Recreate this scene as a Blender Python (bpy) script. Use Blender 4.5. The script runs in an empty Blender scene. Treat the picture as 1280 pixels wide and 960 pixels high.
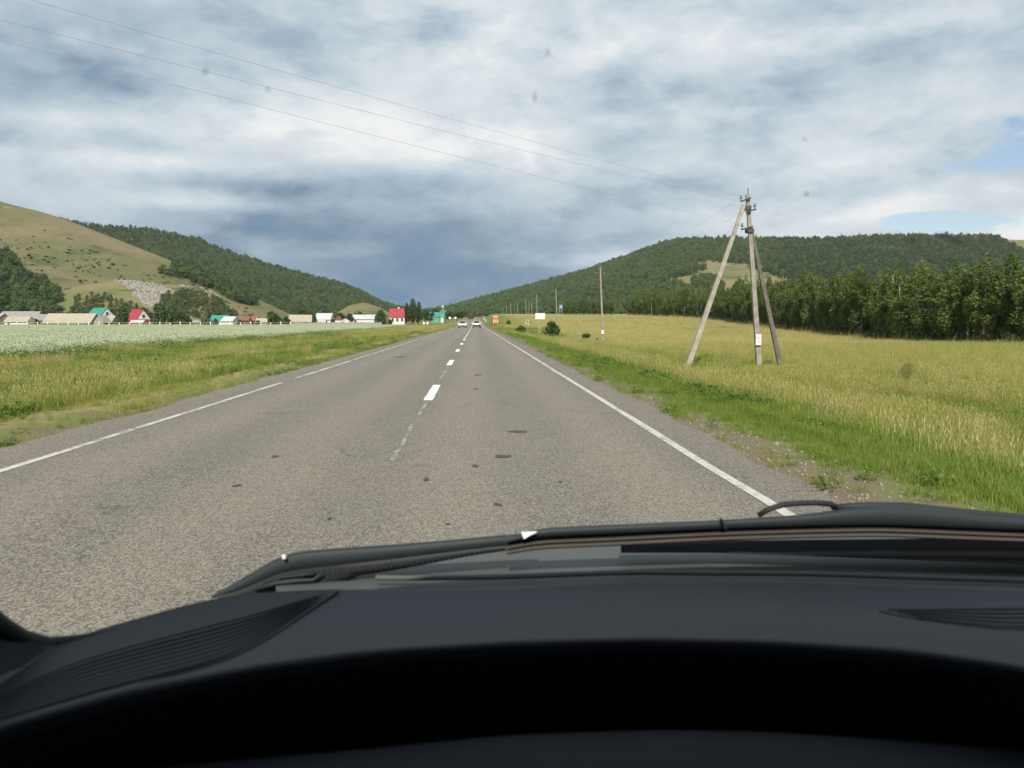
import bpy, bmesh, math, random
import numpy as np
from mathutils import Vector, Matrix
R = math.radians
random.seed(7)
rng = np.random.default_rng(11)
S = bpy.context.scene
COL = S.collection
PI = math.pi

# ------------------------------------------------------------------ camera
EYE = 1.3
YAW, PIT = math.atan(0.0459), math.atan(0.078)
cam_d = bpy.data.cameras.new('camera')
cam = bpy.data.objects.new('camera', cam_d)
COL.objects.link(cam)
cam.location = (0, 0, EYE)
cam.rotation_euler = (PI / 2 - PIT, 0, -YAW)
cam_d.sensor_width = 36
cam_d.lens = 36 * 1000 / 1280
cam_d.clip_start = 0.02
cam_d.clip_end = 12000
cam_d.dof.use_dof = True
cam_d.dof.focus_distance = 45
cam_d.dof.aperture_fstop = 8.5
S.camera = cam

# ------------------------------------------------------------------ sun, sky, exposure
SUN_EL = R(39.5)
SUN_H = Vector((-0.10, -0.99)).normalized()
SUN_D = Vector((SUN_H.x * math.cos(SUN_EL), SUN_H.y * math.cos(SUN_EL), math.sin(SUN_EL)))
sun_d = bpy.data.lights.new('sun', 'SUN')
sun_d.energy = 4.8
sun_d.angle = R(0.5)
sun_d.color = (1.0, 0.93, 0.82)
sun = bpy.data.objects.new('sun', sun_d)
COL.objects.link(sun)
sun.rotation_euler = SUN_D.to_track_quat('Z', 'Y').to_euler()
S.view_settings.view_transform = 'Standard'
S.view_settings.look = 'None'
S.view_settings.gamma = 1
S.view_settings.exposure = 0.2
S.cycles.max_bounces = 6
S.cycles.transparent_max_bounces = 12
S.cycles.caustics_reflective = False
S.cycles.caustics_refractive = False
try:
    S.cycles.use_denoising = True
except Exception:
    pass


class NT:
    """tiny helper to write node trees as expressions"""
    def __init__(s, tree):
        s.t = tree
        s.n = tree.nodes
        s.l = tree.links

    def node(s, kind, **kw):
        n = s.n.new(kind)
        for k, v in kw.items():
            setattr(n, k, v)
        return n

    def put(s, sock, v):
        if v is None:
            return
        if isinstance(v, bpy.types.NodeSocket):
            s.l.new(v, sock)
        else:
            sock.default_value = v

    def m(s, op, a, b=None, c=None, clamp=False):
        n = s.node('ShaderNodeMath', operation=op, use_clamp=clamp)
        for i, v in enumerate((a, b, c)):
            if v is not None:
                s.put(n.inputs[i], v)
        return n.outputs[0]

    def mix(s, f, a, b):
        n = s.node('ShaderNodeMix', data_type='RGBA')
        s.put(n.inputs[0], f)
        for sock, v in ((n.inputs[6], a), (n.inputs[7], b)):
            s.put(sock, (*v, 1) if isinstance(v, tuple) and len(v) == 3 else v)
        return n.outputs[2]

    def noise(s, vec, scale, detail=4, rough=.55, dist=0.0):
        n = s.node('ShaderNodeTexNoise')
        if vec is not None:
            s.l.new(vec, n.inputs['Vector'])
        n.inputs['Scale'].default_value = scale
        n.inputs['Detail'].default_value = detail
        n.inputs['Roughness'].default_value = rough
        n.inputs['Distortion'].default_value = dist
        return n.outputs[0]

    def ss(s, x, lo, hi):
        n = s.node('ShaderNodeMapRange', interpolation_type='SMOOTHSTEP')
        s.put(n.inputs[0], x)
        n.inputs[1].default_value = lo
        n.inputs[2].default_value = hi
        return n.outputs[0]

    def ramp(s, x, stops):
        n = s.node('ShaderNodeValToRGB')
        e = n.color_ramp.elements
        while len(e) < len(stops):
            e.new(0.5)
        for el, (p, c) in zip(e, stops):
            el.position = p
            el.color = (*c, 1)
        s.put(n.inputs[0], x)
        return n.outputs[0]

    def vec(s, x, y, z):
        n = s.node('ShaderNodeCombineXYZ')
        for i, v in enumerate((x, y, z)):
            s.put(n.inputs[i], v)
        return n.outputs[0]

    def sep(s, v):
        n = s.node('ShaderNodeSeparateXYZ')
        s.l.new(v, n.inputs[0])
        return n.outputs


world = bpy.data.worlds.new('World')
S.world = world
world.use_nodes = True
w = NT(world.node_tree)
w.n.clear()
gen = w.node('ShaderNodeTexCoord').outputs['Generated']
sx, sy, sz = w.sep(gen)
zc = w.m('MAXIMUM', sz, 0.0)
den = w.m('ADD', zc, 0.26)
cp = w.vec(w.m('DIVIDE', sx, den), w.m('DIVIDE', sy, den), 0.0)
cp2 = w.vec(w.m('ADD', sx, 3.7), w.m('ADD', sy, 1.3), w.m('MULTIPLY', sz, 2.3))
n1 = w.noise(cp, 1.35, 10, .56, .12)
n2 = w.noise(cp2, 6.5, 10, .58, .25)
n3 = w.noise(cp2, 19.0, 8, .58, .2)
puff = w.m('SUBTRACT', .28, w.m('ABSOLUTE', w.m('MULTIPLY', w.m('SUBTRACT', n2, .5), 2.2)))
az = w.m('ARCTAN2', sx, sy)
el = w.m('ARCSINE', sz)


def blob(x, y, rx, ry, amt):
    a0 = YAW + math.atan((x - 640) / 1000)
    e0 = math.atan((402 - y) / 1000 * math.cos(a0))
    da = w.m('DIVIDE', w.m('SUBTRACT', az, a0), rx / 1000)
    de = w.m('DIVIDE', w.m('SUBTRACT', el, e0), ry / 1000)
    q = w.m('ADD', w.m('MULTIPLY', da, da), w.m('MULTIPLY', de, de))
    return w.m('MULTIPLY', w.m('EXPONENT', w.m('MULTIPLY', q, -1.0)), amt)


def total(lst):
    t = None
    for b in lst:
        v = blob(*b)
        t = v if t is None else w.m('ADD', t, v)
    return t


# the cloud deck's own layout: rain cloud over the valley, brighter gaps above it
lay = total([
    (440, 372, 270, 62, -.42), (610, 352, 140, 56, -.30), (360, 290, 220, 36, -.30), (560, 290, 170, 42, -.20),
    (20, 108, 150, 36, -.34), (120, 35, 150, 34, -.16), (755, 186, 72, 26, -.40), (520, 232, 150, 16, -.22), (120, 190, 190, 12, -.14), (330, 240, 120, 10, -.14),
    (610, 190, 190, 34, .30), (640, 60, 250, 70, .20), (400, 160, 170, 40, .20), (180, 207, 110, 11, .26), (275, 258, 75, 10, .36), (140, 160, 110, 10, .12),
    (1000, 215, 330, 44, .12), (960, 50, 300, 26, .14), (1010, 110, 260, 22, -.10), (860, 150, 140, 14, .12), (730, 322, 110, 11, .26), (1060, 275, 130, 22, .12), (1262, 287, 45, 11, .6)])
nz1 = w.m('MULTIPLY', w.m('SUBTRACT', n1, .5), .70)
nz2 = w.m('MULTIPLY', w.m('SUBTRACT', n2, .5), .80)
shade = w.m('ADD', w.m('ADD', w.m('ADD', nz1, nz2), .60), w.m('ADD', lay, w.m('ADD', w.m('MULTIPLY', puff, .20), w.m('MULTIPLY', w.m('SUBTRACT', n3, .5), .46))))
ccol = w.ramp(shade, [(0.0, (.070, .19, .34)), (.2, (.16, .265, .375)), (.42, (.33, .44, .545)), (.64, (.52, .615, .685)), (.85, (.72, .775, .81)), (1.0, (.90, .91, .91))])
hole = total([(1165, 280, 66, 14, 1.0), (1275, 185, 55, 20, .8), (1190, 208, 80, 9, .5), (1240, 150, 60, 14, .35)])
hn = w.m('MULTIPLY_ADD', hole, 1.0, w.m('MULTIPLY', w.m('MINIMUM', w.m('MULTIPLY', hole, 2.5), 1.0), w.m('ADD', w.m('MULTIPLY', w.m('SUBTRACT', n2, .5), 1.3), w.m('MULTIPLY', w.m('SUBTRACT', n3, .5), 1.5))))
cov = w.m('SUBTRACT', 1.0, w.ss(hn, .30, .60))
sky_t = w.node('ShaderNodeTexSky', sky_type='NISHITA', sun_disc=False)
sky_t.sun_elevation = SUN_EL
sky_t.sun_rotation = math.atan2(SUN_D.x, SUN_D.y)
sky_t.altitude = 200
bg1 = w.node('ShaderNodeBackground')
w.l.new(sky_t.outputs[0], bg1.inputs[0])
bg1.inputs[1].default_value = 0.105
bg2 = w.node('ShaderNodeBackground')
w.l.new(ccol, bg2.inputs[0])
bg2.inputs[1].default_value = 0.88
mxs = w.node('ShaderNodeMixShader')
w.l.new(cov, mxs.inputs[0])
w.l.new(bg1.outputs[0], mxs.inputs[1])
w.l.new(bg2.outputs[0], mxs.inputs[2])
wo = w.node('ShaderNodeOutputWorld')
w.l.new(mxs.outputs[0], wo.inputs[0])

# ------------------------------------------------------------------ measuring: a viewing ray -> a place in the valley
FWD = Vector((math.sin(YAW) * math.cos(PIT), math.cos(YAW) * math.cos(PIT), -math.sin(PIT)))
RGT = Vector((math.cos(YAW), -math.sin(YAW), 0))
UPV = RGT.cross(FWD)


def at(x, y, Y):
    d = FWD + RGT * ((x - 640) / 1000) + UPV * ((480 - y) / 1000)
    return Vector((0, 0, EYE)) + d * (Y / d.y)


def U(x, y=402):
    d = FWD + RGT * ((x - 640) / 1000) + UPV * ((480 - y) / 1000)
    return d.x / d.y


def ray(x, y):
    a, b = (np.asarray(x, float) - 640) / 1000, (480 - np.asarray(y, float)) / 1000
    dx, dy, dz = (FWD[i] + RGT[i] * a + UPV[i] * b for i in range(3))
    return dx / dy, dz / dy


def to_px(P):
    """numpy: world points -> the bearing and height they are seen at"""
    Q = np.asarray(P, float) - np.array([0, 0, EYE])
    f = Q @ np.array(FWD)
    return 640 + 1000 * (Q @ np.array(RGT)) / f, 480 - 1000 * (Q @ np.array(UPV)) / f


# ------------------------------------------------------------------ object helpers
def link(o, parent=None):
    COL.objects.link(o)
    if parent is not None:
        o.parent = parent
    return o


def tag(o, label=None, cat=None, group=None, kind=None):
    for k, v in (('label', label), ('category', cat), ('group', group), ('kind', kind)):
        if v:
            o[k] = v
    return o


def empty(name, loc=(0, 0, 0), rz=0.0):
    o = bpy.data.objects.new(name, None)
    o.empty_display_size = .3
    o.location = loc
    o.rotation_euler = (0, 0, rz)
    return link(o)


def mesh_of(name, verts, faces, mats=None, smooth=False, fm=None):
    me = bpy.data.meshes.new(name)
    me.from_pydata([tuple(v) for v in verts], [], faces)
    for m in (mats if isinstance(mats, (list, tuple)) else [mats] if mats else []):
        me.materials.append(m)
    if fm is not None:
        me.polygons.foreach_set('material_index', np.asarray(fm, np.int32))
    if smooth:
        me.polygons.foreach_set('use_smooth', np.ones(len(me.polygons), bool))
    me.update()
    return me


def quads_mesh(name, V, mat, smooth=False, nv=4):
    """fast mesh from a numpy array (n,nv,3) of loose polygons"""
    n = len(V)
    me = bpy.data.meshes.new(name)
    me.vertices.add(n * nv)
    me.vertices.foreach_set('co', np.ascontiguousarray(V, np.float32).ravel())
    me.loops.add(n * nv)
    me.loops.foreach_set('vertex_index', np.arange(n * nv, dtype=np.int32))
    me.polygons.add(n)
    me.polygons.foreach_set('loop_start', np.arange(0, n * nv, nv, dtype=np.int32))
    me.update(calc_edges=True)
    me.materials.append(mat)
    return me


class MB:
    """collects boxes, prisms, tubes; build() links them as one mesh object"""
    def __init__(s):
        s.v, s.f = [], []

    def add(s, vs, fs):
        b = len(s.v)
        s.v += [Vector(v) for v in vs]
        s.f += [tuple(i + b for i in f) for f in fs]
        return s

    def box(s, lo, hi):
        x0, y0, z0 = lo
        x1, y1, z1 = hi
        return s.add([(x0, y0, z0), (x1, y0, z0), (x1, y1, z0), (x0, y1, z0), (x0, y0, z1), (x1, y0, z1), (x1, y1, z1), (x0, y1, z1)],
                     [(0, 3, 2, 1), (4, 5, 6, 7), (0, 1, 5, 4), (1, 2, 6, 5), (2, 3, 7, 6), (3, 0, 4, 7)])

    def prism(s, pts, vec):
        n = len(pts)
        v = Vector(vec)
        P = [Vector(p) for p in pts]
        return s.add(P + [p + v for p in P], [tuple(range(n)), tuple(range(2 * n - 1, n - 1, -1))] + [(i, i + n, (i + 1) % n + n, (i + 1) % n) for i in range(n)])

    def tube(s, pts, r, n=8, caps=True, flat=1.0, up=(0, 0, 1)):
        P = [Vector(p) for p in pts]
        rs = r if isinstance(r, (list, tuple)) else [r] * len(P)
        vs = []
        for i, p in enumerate(P):
            t = (P[min(i + 1, len(P) - 1)] - P[max(i - 1, 0)]).normalized()
            a = t.cross(Vector(up))
            if a.length < 1e-3:
                a = t.cross(Vector((1, 0, 0)))
            a.normalize()
            b = a.cross(t)
            for k in range(n):
                q = 2 * PI * (k + .5) / n
                vs.append(p + a * (rs[i] * math.cos(q)) + b * (rs[i] * flat * math.sin(q)))
        fs = [(i * n + k, i * n + (k + 1) % n, (i + 1) * n + (k + 1) % n, (i + 1) * n + k) for i in range(len(P) - 1) for k in range(n)]
        if caps:
            fs += [tuple(range(n - 1, -1, -1)), tuple(range((len(P) - 1) * n, len(P) * n))]
        return s.add(vs, fs)

    def lathe(s, prof, c=(0, 0, 0), n=12):
        c = Vector(c)
        vs = [c + Vector((r * math.cos(2 * PI * k / n), r * math.sin(2 * PI * k / n), z)) for r, z in prof for k in range(n)]
        m = len(prof)
        fs = [(i * n + k, i * n + (k + 1) % n, (i + 1) * n + (k + 1) % n, (i + 1) * n + k) for i in range(m - 1) for k in range(n)]
        return s.add(vs, fs + [tuple(range(n - 1, -1, -1)), tuple(range((m - 1) * n, m * n))])

    def build(s, name, mat, parent=None, smooth=False, bevel=0):
        me = mesh_of(name, s.v, s.f, mat, smooth)
        o = bpy.data.objects.new(name, me)
        link(o, parent)
        if bevel:
            b = o.modifiers.new('edges', 'BEVEL')
            b.width = bevel
            b.segments = 2
            b.limit_method = 'ANGLE'
        return o


def copy_thing(o):
    c = o.copy()
    link(c)
    for ch in list(o.children):
        d = ch.copy()
        link(d, c)
        for g in list(ch.children):
            e = g.copy()
            link(e, d)
    return c


def sheet(name, grid, mat, parent=None, smooth=True):
    """grid: rows of points -> one sheet"""
    nr, nc = len(grid), len(grid[0])
    vs = [p for row in grid for p in row]
    fs = [(i * nc + j, i * nc + j + 1, (i + 1) * nc + j + 1, (i + 1) * nc + j) for i in range(nr - 1) for j in range(nc - 1)]
    o = bpy.data.objects.new(name, mesh_of(name, vs, fs, mat, smooth))
    return link(o, parent)


# numpy value noise
_tab = rng.random((256, 256))


def vn(x, y):
    x = np.asarray(x, float)
    y = np.asarray(y, float)
    xi, yi = np.floor(x).astype(int), np.floor(y).astype(int)
    fx, fy = x - xi, y - yi
    fx = fx * fx * (3 - 2 * fx)
    fy = fy * fy * (3 - 2 * fy)
    g = lambda a, b: _tab[a & 255, b & 255]
    return (g(xi, yi) * (1 - fx) + g(xi + 1, yi) * fx) * (1 - fy) + (g(xi, yi + 1) * (1 - fx) + g(xi + 1, yi + 1) * fx) * fy


def fbm(x, y, o=4):
    t, a, n = 0, .5, 0
    for k in range(o):
        t = t + a * vn(x * 2 ** k + 17 * k, y * 2 ** k + 31 * k)
        n += a
        a *= .5
    return t / n


def sst(x, a, b):
    t = np.clip((np.asarray(x, float) - a) / (b - a), 0, 1)
    return t * t * (3 - 2 * t)


# ------------------------------------------------------------------ materials
def new_mat(name):
    m = bpy.data.materials.new(name)
    m.use_nodes = True
    t = NT(m.node_tree)
    p = m.node_tree.nodes['Principled BSDF']
    return m, t, p


def surf(name, a, b=None, scale=6, rough=.7, bump=0.0, bscale=None, spec=.4, metal=0, detail=5, space='Object', lo=.35, hi=.65):
    m, t, p = new_mat(name)
    p.inputs['Roughness'].default_value = rough
    p.inputs['Specular IOR Level'].default_value = spec
    p.inputs['Metallic'].default_value = metal
    vec = t.node('ShaderNodeTexCoord').outputs[space]
    b = b or tuple(c * .75 for c in a)
    n = t.noise(vec, scale, detail, .6)
    t.l.new(t.mix(t.ss(n, lo, hi), a, b), p.inputs['Base Color'])
    if bump:
        bn = t.node('ShaderNodeBump')
        bn.inputs['Strength'].default_value = bump
        bn.inputs['Distance'].default_value = .01
        t.l.new(t.noise(vec, bscale or scale * 4, 4), bn.inputs['Height'])
        t.l.new(bn.outputs[0], p.inputs['Normal'])
    return m


def leaf_mat(name, stops, trans=.3, tcol=None, obj_w=.5, big=None):
    """foliage: each plant and each leaf takes its own tone"""
    m, t, p = new_mat(name)
    p.inputs['Roughness'].default_value = .6
    p.inputs['Specular IOR Level'].default_value = .25
    r1 = t.node('ShaderNodeObjectInfo').outputs['Random']
    geo = t.node('ShaderNodeNewGeometry')
    r2 = geo.outputs['Random Per Island']
    f = t.m('ADD', t.m('MULTIPLY', r1, obj_w), t.m('MULTIPLY', r2, 1 - obj_w))
    if big:
        nz = t.noise(geo.outputs['Position'], big, 3)
        f = t.m('ADD', t.m('MULTIPLY', f, .5), t.m('MULTIPLY', t.ss(nz, .3, .7), .5))
    c = t.ramp(f, stops)
    t.l.new(c, p.inputs['Base Color'])
    tr = t.node('ShaderNodeBsdfTranslucent')
    t.l.new(c if tcol is None else t.mix(.5, c, tcol), tr.inputs[0])
    ms = t.node('ShaderNodeMixShader')
    ms.inputs[0].default_value = trans
    t.l.new(p.outputs[0], ms.inputs[1])
    t.l.new(tr.outputs[0], ms.inputs[2])
    t.l.new(ms.outputs[0], t.n['Material Output'].inputs[0])
    return m


# asphalt: worn chip seal with pale stones, browner wheel tracks
def asphalt():
    m, t, p = new_mat('worn_asphalt')
    geo = t.node('ShaderNodeNewGeometry').outputs['Position']
    x, y, z = t.sep(geo)
    st = t.vec(t.m('MULTIPLY', x, 1.0), t.m('MULTIPLY', y, .55), z)
    vo = t.node('ShaderNodeTexVoronoi')
    vo.inputs['Scale'].default_value = 115
    t.l.new(st, vo.inputs['Vector'])
    cellr = t.sep(vo.outputs['Color'])[0]
    fine = t.noise(st, 210, 3, .6)
    med = t.noise(st, 70, 4, .7)
    bigv = t.vec(x, t.m('MULTIPLY', y, .25), 0.0)
    big = t.noise(bigv, .9, 5, .6)
    base = t.mix(t.ss(big, .3, .7), (.145, .127, .097), (.106, .097, .079))
    base = t.mix(t.m('MULTIPLY', t.ss(t.noise(t.vec(x, t.m('MULTIPLY', y, .5), 4.0), 3.2, 6, .7), .35, .68), .5), base, (.092, .090, .081))
    # wheel tracks
    trk = None
    for c0 in (-3.35, -1.75, -.15, 1.45):
        d = t.m('ABSOLUTE', t.m('SUBTRACT', x, c0))
        g = t.m('SUBTRACT', 1.0, t.ss(d, .1, .65))
        trk = g if trk is None else t.m('ADD', trk, g)
    base = t.mix(t.m('MULTIPLY', trk, .6), base, (.176, .155, .122))
    edge = t.m('MAXIMUM', t.ss(x, 2.15, 2.6), t.m('SUBTRACT', 1.0, t.ss(x, -4.8, -4.3)))
    base = t.mix(t.m('MULTIPLY', edge, .75), base, (.162, .138, .102))
    sp = t.ss(t.m('ADD', t.m('MULTIPLY', cellr, .6), t.m('MULTIPLY', fine, .5)), .32, .85)
    base = t.mix(t.m('MULTIPLY', sp, .36), base, (.52, .46, .37))
    dk = t.m('SUBTRACT', 1.0, t.ss(t.m('ADD', t.m('MULTIPLY', med, .6), t.m('MULTIPLY', cellr, .4)), .26, .46))
    base = t.mix(t.m('MULTIPLY', dk, .5), base, (.055, .05, .044))
    blot = t.ss(t.noise(geo, 2.6, 3, .5), .62, .74)
    base = t.mix(t.m('MULTIPLY', blot, .2), base, (.09, .083, .075))
    cv = t.node('ShaderNodeTexVoronoi', feature='DISTANCE_TO_EDGE')
    cv.inputs['Scale'].default_value = .38
    wob_ = t.node('ShaderNodeTexNoise')
    wob_.inputs['Scale'].default_value = 1.6
    wob_.inputs['Detail'].default_value = 6
    t.l.new(geo, wob_.inputs['Vector'])
    vm = t.node('ShaderNodeVectorMath', operation='MULTIPLY_ADD')
    t.l.new(wob_.outputs['Color'], vm.inputs[0])
    vm.inputs[1].default_value = (1.3, 1.3, 0)
    t.l.new(geo, vm.inputs[2])
    t.l.new(vm.outputs[0], cv.inputs['Vector'])
    ck = t.m('MULTIPLY', t.m('SUBTRACT', 1.0, t.ss(cv.outputs['Distance'], .001, .006)), t.ss(t.noise(geo, .5, 3), .5, .62))
    base = t.mix(t.m('MULTIPLY', ck, .55), base, (.05, .047, .043))
    t.l.new(base, p.inputs['Base Color'])
    p.inputs['Roughness'].default_value = .78
    p.inputs['Specular IOR Level'].default_value = .35
    bn = t.node('ShaderNodeBump')
    bn.inputs['Strength'].default_value = .8
    bn.inputs['Distance'].default_value = .006
    t.l.new(t.m('ADD', vo.outputs['Distance'], t.m('MULTIPLY', med, .8)), bn.inputs['Height'])
    t.l.new(bn.outputs[0], p.inputs['Normal'])
    return m


def paint(name, wear, col=(.58, .55, .47), lo=.38, hi=.62):
    """worn road paint: transparent where it has been driven off"""
    m, t, p = new_mat(name)
    geo = t.node('ShaderNodeNewGeometry').outputs['Position']
    n = t.noise(geo, 9, 6, .7)
    n2 = t.noise(geo, 1.1, 4, .6)
    f = t.m('ADD', t.m('MULTIPLY', n, .6), t.m('MULTIPLY', n2, .5))
    t.l.new(t.mix(t.noise(geo, 40, 3), col, tuple(c * .75 for c in col)), p.inputs['Base Color'])
    p.inputs['Roughness'].default_value = .7
    tr = t.node('ShaderNodeBsdfTransparent')
    ms = t.node('ShaderNodeMixShader')
    t.l.new(t.ss(f, lo + wear, hi + wear), ms.inputs[0])
    t.l.new(tr.outputs[0], ms.inputs[1])
    t.l.new(p.outputs[0], ms.inputs[2])
    t.l.new(ms.outputs[0], t.n['Material Output'].inputs[0])
    return m


def ground_mat():
    m, t, p = new_mat('valley_ground')
    geo = t.node('ShaderNodeNewGeometry').outputs['Position']
    x, y, z = t.sep(geo)
    n = t.noise(geo, .55, 6, .6)
    nf = t.noise(geo, 6, 5, .65)
    nb = t.noise(geo, .06, 5, .6)
    xw = t.m('ADD', x, t.m('MULTIPLY', t.m('SUBTRACT', n, .5), 5.0))
    nn = t.noise(geo, 45, 4, .7)
    green = t.mix(t.ss(t.m('ADD', t.m('MULTIPLY', nf, .5), t.m('MULTIPLY', nn, .5)), .35, .65), (.115, .15, .038), (.18, .195, .06))
    straw = t.mix(nf, (.32, .28, .115), (.24, .235, .085))
    straw = t.mix(t.ss(t.noise(t.vec(t.m('MULTIPLY', x, .25), t.m('MULTIPLY', y, .12), 0.0), 1.0, 5, .6), .5, .68), straw, (.14, .165, .05))
    crop = t.mix(nf, (.30, .35, .18), (.23, .28, .13))
    crop = t.mix(t.ss(t.noise(t.vec(t.m('MULTIPLY', x, .03), t.m('MULTIPLY', y, .08), 0.0), 1.0, 4, .6), .5, .7), crop, (.19, .24, .10))
    dirt = t.mix(t.ss(nn, .3, .7), t.mix(nf, (.25, .20, .125), (.18, .15, .095)), (.13, .11, .07))
    far = t.mix(nb, (.10, .12, .045), (.19, .17, .075))
    c = t.mix(t.ss(xw, 9, 16), green, straw)
    cl = t.m('MULTIPLY', t.m('SUBTRACT', 1.0, t.ss(xw, -19.5, -17.5)), t.m('SUBTRACT', 1.0, t.ss(y, 211, 215)))
    c = t.mix(cl, c, crop)
    c = t.mix(t.m('MULTIPLY', t.ss(y, 212, 232), t.m('SUBTRACT', 1.0, t.ss(xw, -16, -10))), c, far)
    # bare gravel next to the road
    wig = t.m('MULTIPLY', t.m('SUBTRACT', t.noise(geo, 1.3, 5, .65), .5), 2.2)
    rr = t.m('SUBTRACT', 1.0, t.ss(t.m('ADD', x, wig), 3.0, 3.5))
    ll = t.ss(t.m('ADD', x, wig), -5.35, -5.0)
    c = t.mix(t.m('MULTIPLY', rr, ll), c, dirt)
    path = t.m('SUBTRACT', 1.0, t.ss(t.m('ABSOLUTE', t.m('ADD', t.m('ADD', x, 6.0), t.m('MULTIPLY', wig, .5))), .2, .7))
    c = t.mix(t.m('MULTIPLY', path, .85), c, (.29, .22, .125))
    t.l.new(c, p.inputs['Base Color'])
    p.inputs['Roughness'].default_value = .9
    p.inputs['Specular IOR Level'].default_value = .15
    bn = t.node('ShaderNodeBump')
    bn.inputs['Strength'].default_value = .7
    bn.inputs['Distance'].default_value = .04
    t.l.new(t.noise(geo, 12, 6, .7), bn.inputs['Height'])
    t.l.new(bn.outputs[0], p.inputs['Normal'])
    return m


def hill_mat(name, grass, dry, bush, bscale, pale=None):
    m, t, p = new_mat(name)
    geo = t.node('ShaderNodeNewGeometry').outputs['Position']
    n = t.noise(geo, .012, 6, .6)
    f = t.noise(geo, .22, 6, .7)
    c = t.mix(t.ss(n, .38, .62), dry, grass)
    c = t.mix(t.m('MULTIPLY', t.ss(t.noise(geo, bscale, 7, .68), .53, .63), .8), c, bush)
    c = t.mix(t.m('MULTIPLY', t.ss(f, .45, .75), .35), c, tuple(v * .6 for v in dry))
    if pale:
        c = t.mix(t.m('MULTIPLY', t.ss(t.noise(geo, .05, 6, .75), .60, .68), .55), c, pale)
    t.l.new(c, p.inputs['Base Color'])
    p.inputs['Roughness'].default_value = .95
    p.inputs['Specular IOR Level'].default_value = .1
    bn = t.node('ShaderNodeBump')
    bn.inputs['Strength'].default_value = .8
    bn.inputs['Distance'].default_value = 1.2
    t.l.new(t.noise(geo, .3, 6, .7), bn.inputs['Height'])
    t.l.new(bn.outputs[0], p.inputs['Normal'])
    return m


M = {}
M['asphalt'] = asphalt()
M['line_edge'] = paint('edge_line_paint', -.03)
M['line_worn'] = paint('worn_edge_line_paint', .015)
M['line_centre'] = paint('dash_paint', -.14, (.85, .85, .83))
M['line_old'] = paint('old_centre_paint', .105, (.6, .59, .54))
M['ground'] = ground_mat()
M['hill_dry'] = hill_mat('dry_grass_hillside', (.13, .135, .055), (.20, .165, .095), (.06, .085, .035), .021, (.27, .22, .165))
M['hill_wood'] = hill_mat('wooded_hillside', (.055, .085, .03), (.08, .09, .035), (.035, .06, .022), .02)
M['hill_clear'] = hill_mat('meadow_hillside', (.13, .155, .05), (.22, .185, .095), (.06, .09, .03), .03)
M['tar'] = surf('black_tar', (.03, .03, .03), (.06, .056, .052), 20, .6)
M['concrete'] = surf('weathered_concrete', (.31, .285, .235), (.225, .205, .17), 3.0, .85, .3, 30)
M['concrete_shaded'] = surf('shaded_concrete', (.17, .155, .135), (.12, .11, .095), 3.0, .85, .3, 30)  # darker copy of the concrete: the right strut's shade, put into its colour
M['iron'] = surf('rusty_dark_iron', (.05, .045, .04), (.08, .06, .045), 20, .6, spec=.5)
M['glass_ins'] = surf('green_grey_glass', (.17, .22, .2), (.13, .18, .17), 20, .15, spec=.6)
M['wire'] = surf('aluminium_wire', (.42, .41, .39), (.36, .35, .33), 5, .6)
M['white'] = surf('white_paint', (.70, .70, .68), (.58, .57, .55), 2.5, .7)
M['whitewash'] = surf('whitewashed_wall', (.74, .72, .68), (.62, .60, .55), 1.2, .85)
M['blue'] = surf('blue_sign_paint', (.08, .16, .27), (.09, .18, .30), 4, .5)
M['orange'] = surf('orange_sign_paint', (.55, .17, .09), (.46, .14, .075), 3, .5)
M['metal'] = surf('galvanised_steel', (.42, .43, .44), (.34, .35, .36), 12, .5, metal=.3)
M['wood_old'] = surf('weathered_grey_wood', (.36, .33, .28), (.25, .22, .18), 3, .9)
M['wood_brown'] = surf('brown_boards', (.20, .12, .075), (.13, .08, .05), 4, .9)
M['roof_red'] = surf('crimson_metal_roof', (.38, .04, .055), (.29, .03, .042), 1.5, .6)
M['roof_green'] = surf('teal_metal_roof', (.04, .26, .215), (.035, .21, .175), 2, .6)
M['roof_slate'] = surf('grey_slate_roof', (.30, .29, .28), (.22, .21, .20), 2.2, .9, .4, 12)
M['roof_tan'] = surf('tan_weathered_roof', (.42, .375, .285), (.30, .265, .20), 2.6, .9, .4, 12)
M['roof_white'] = surf('pale_tin_roof', (.52, .53, .53), (.40, .41, .41), 1.6, .6)
M['dome_gold'] = surf('pale_gilt_dome', (.75, .66, .42), (.68, .58, .34), 3, .3, metal=.5)
M['church'] = surf('green_church_wall', (.11, .35, .22), (.09, .29, .18), 2, .6)
M['pane'] = surf('dark_window_pane', (.04, .05, .06), (.06, .07, .08), 2, .1, spec=.6)
M['car_white'] = surf('white_car_paint', (.80, .80, .80), (.76, .76, .76), 2, .25, spec=.6)
M['car_glass'] = surf('dark_car_glass', (.02, .025, .028), (.03, .033, .035), 3, .08, spec=.7)
M['tyre'] = surf('black_tyre', (.02, .02, .02), (.03, .03, .03), 9, .85)
M['red_lens'] = surf('red_lamp_lens', (.5, .03, .03), (.42, .02, .02), 6, .2)
M['clear_lens'] = surf('clear_lamp_lens', (.7, .72, .74), (.6, .62, .64), 6, .15)
M['rim'] = surf('alloy_rim', (.45, .45, .46), (.36, .36, .37), 6, .35, metal=.7)
M['rock'] = surf('pale_quarry_rock', (.35, .33, .30), (.18, .17, .15), 1.2, .95, .5, 3)
M['bark'] = surf('grey_brown_bark', (.16, .135, .105), (.10, .085, .065), 5, .95)
M['birch_bark'] = surf('pale_birch_bark', (.58, .56, .52), (.20, .18, .16), 4, .9, lo=.5, hi=.66)
G = lambda *c: c
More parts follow.
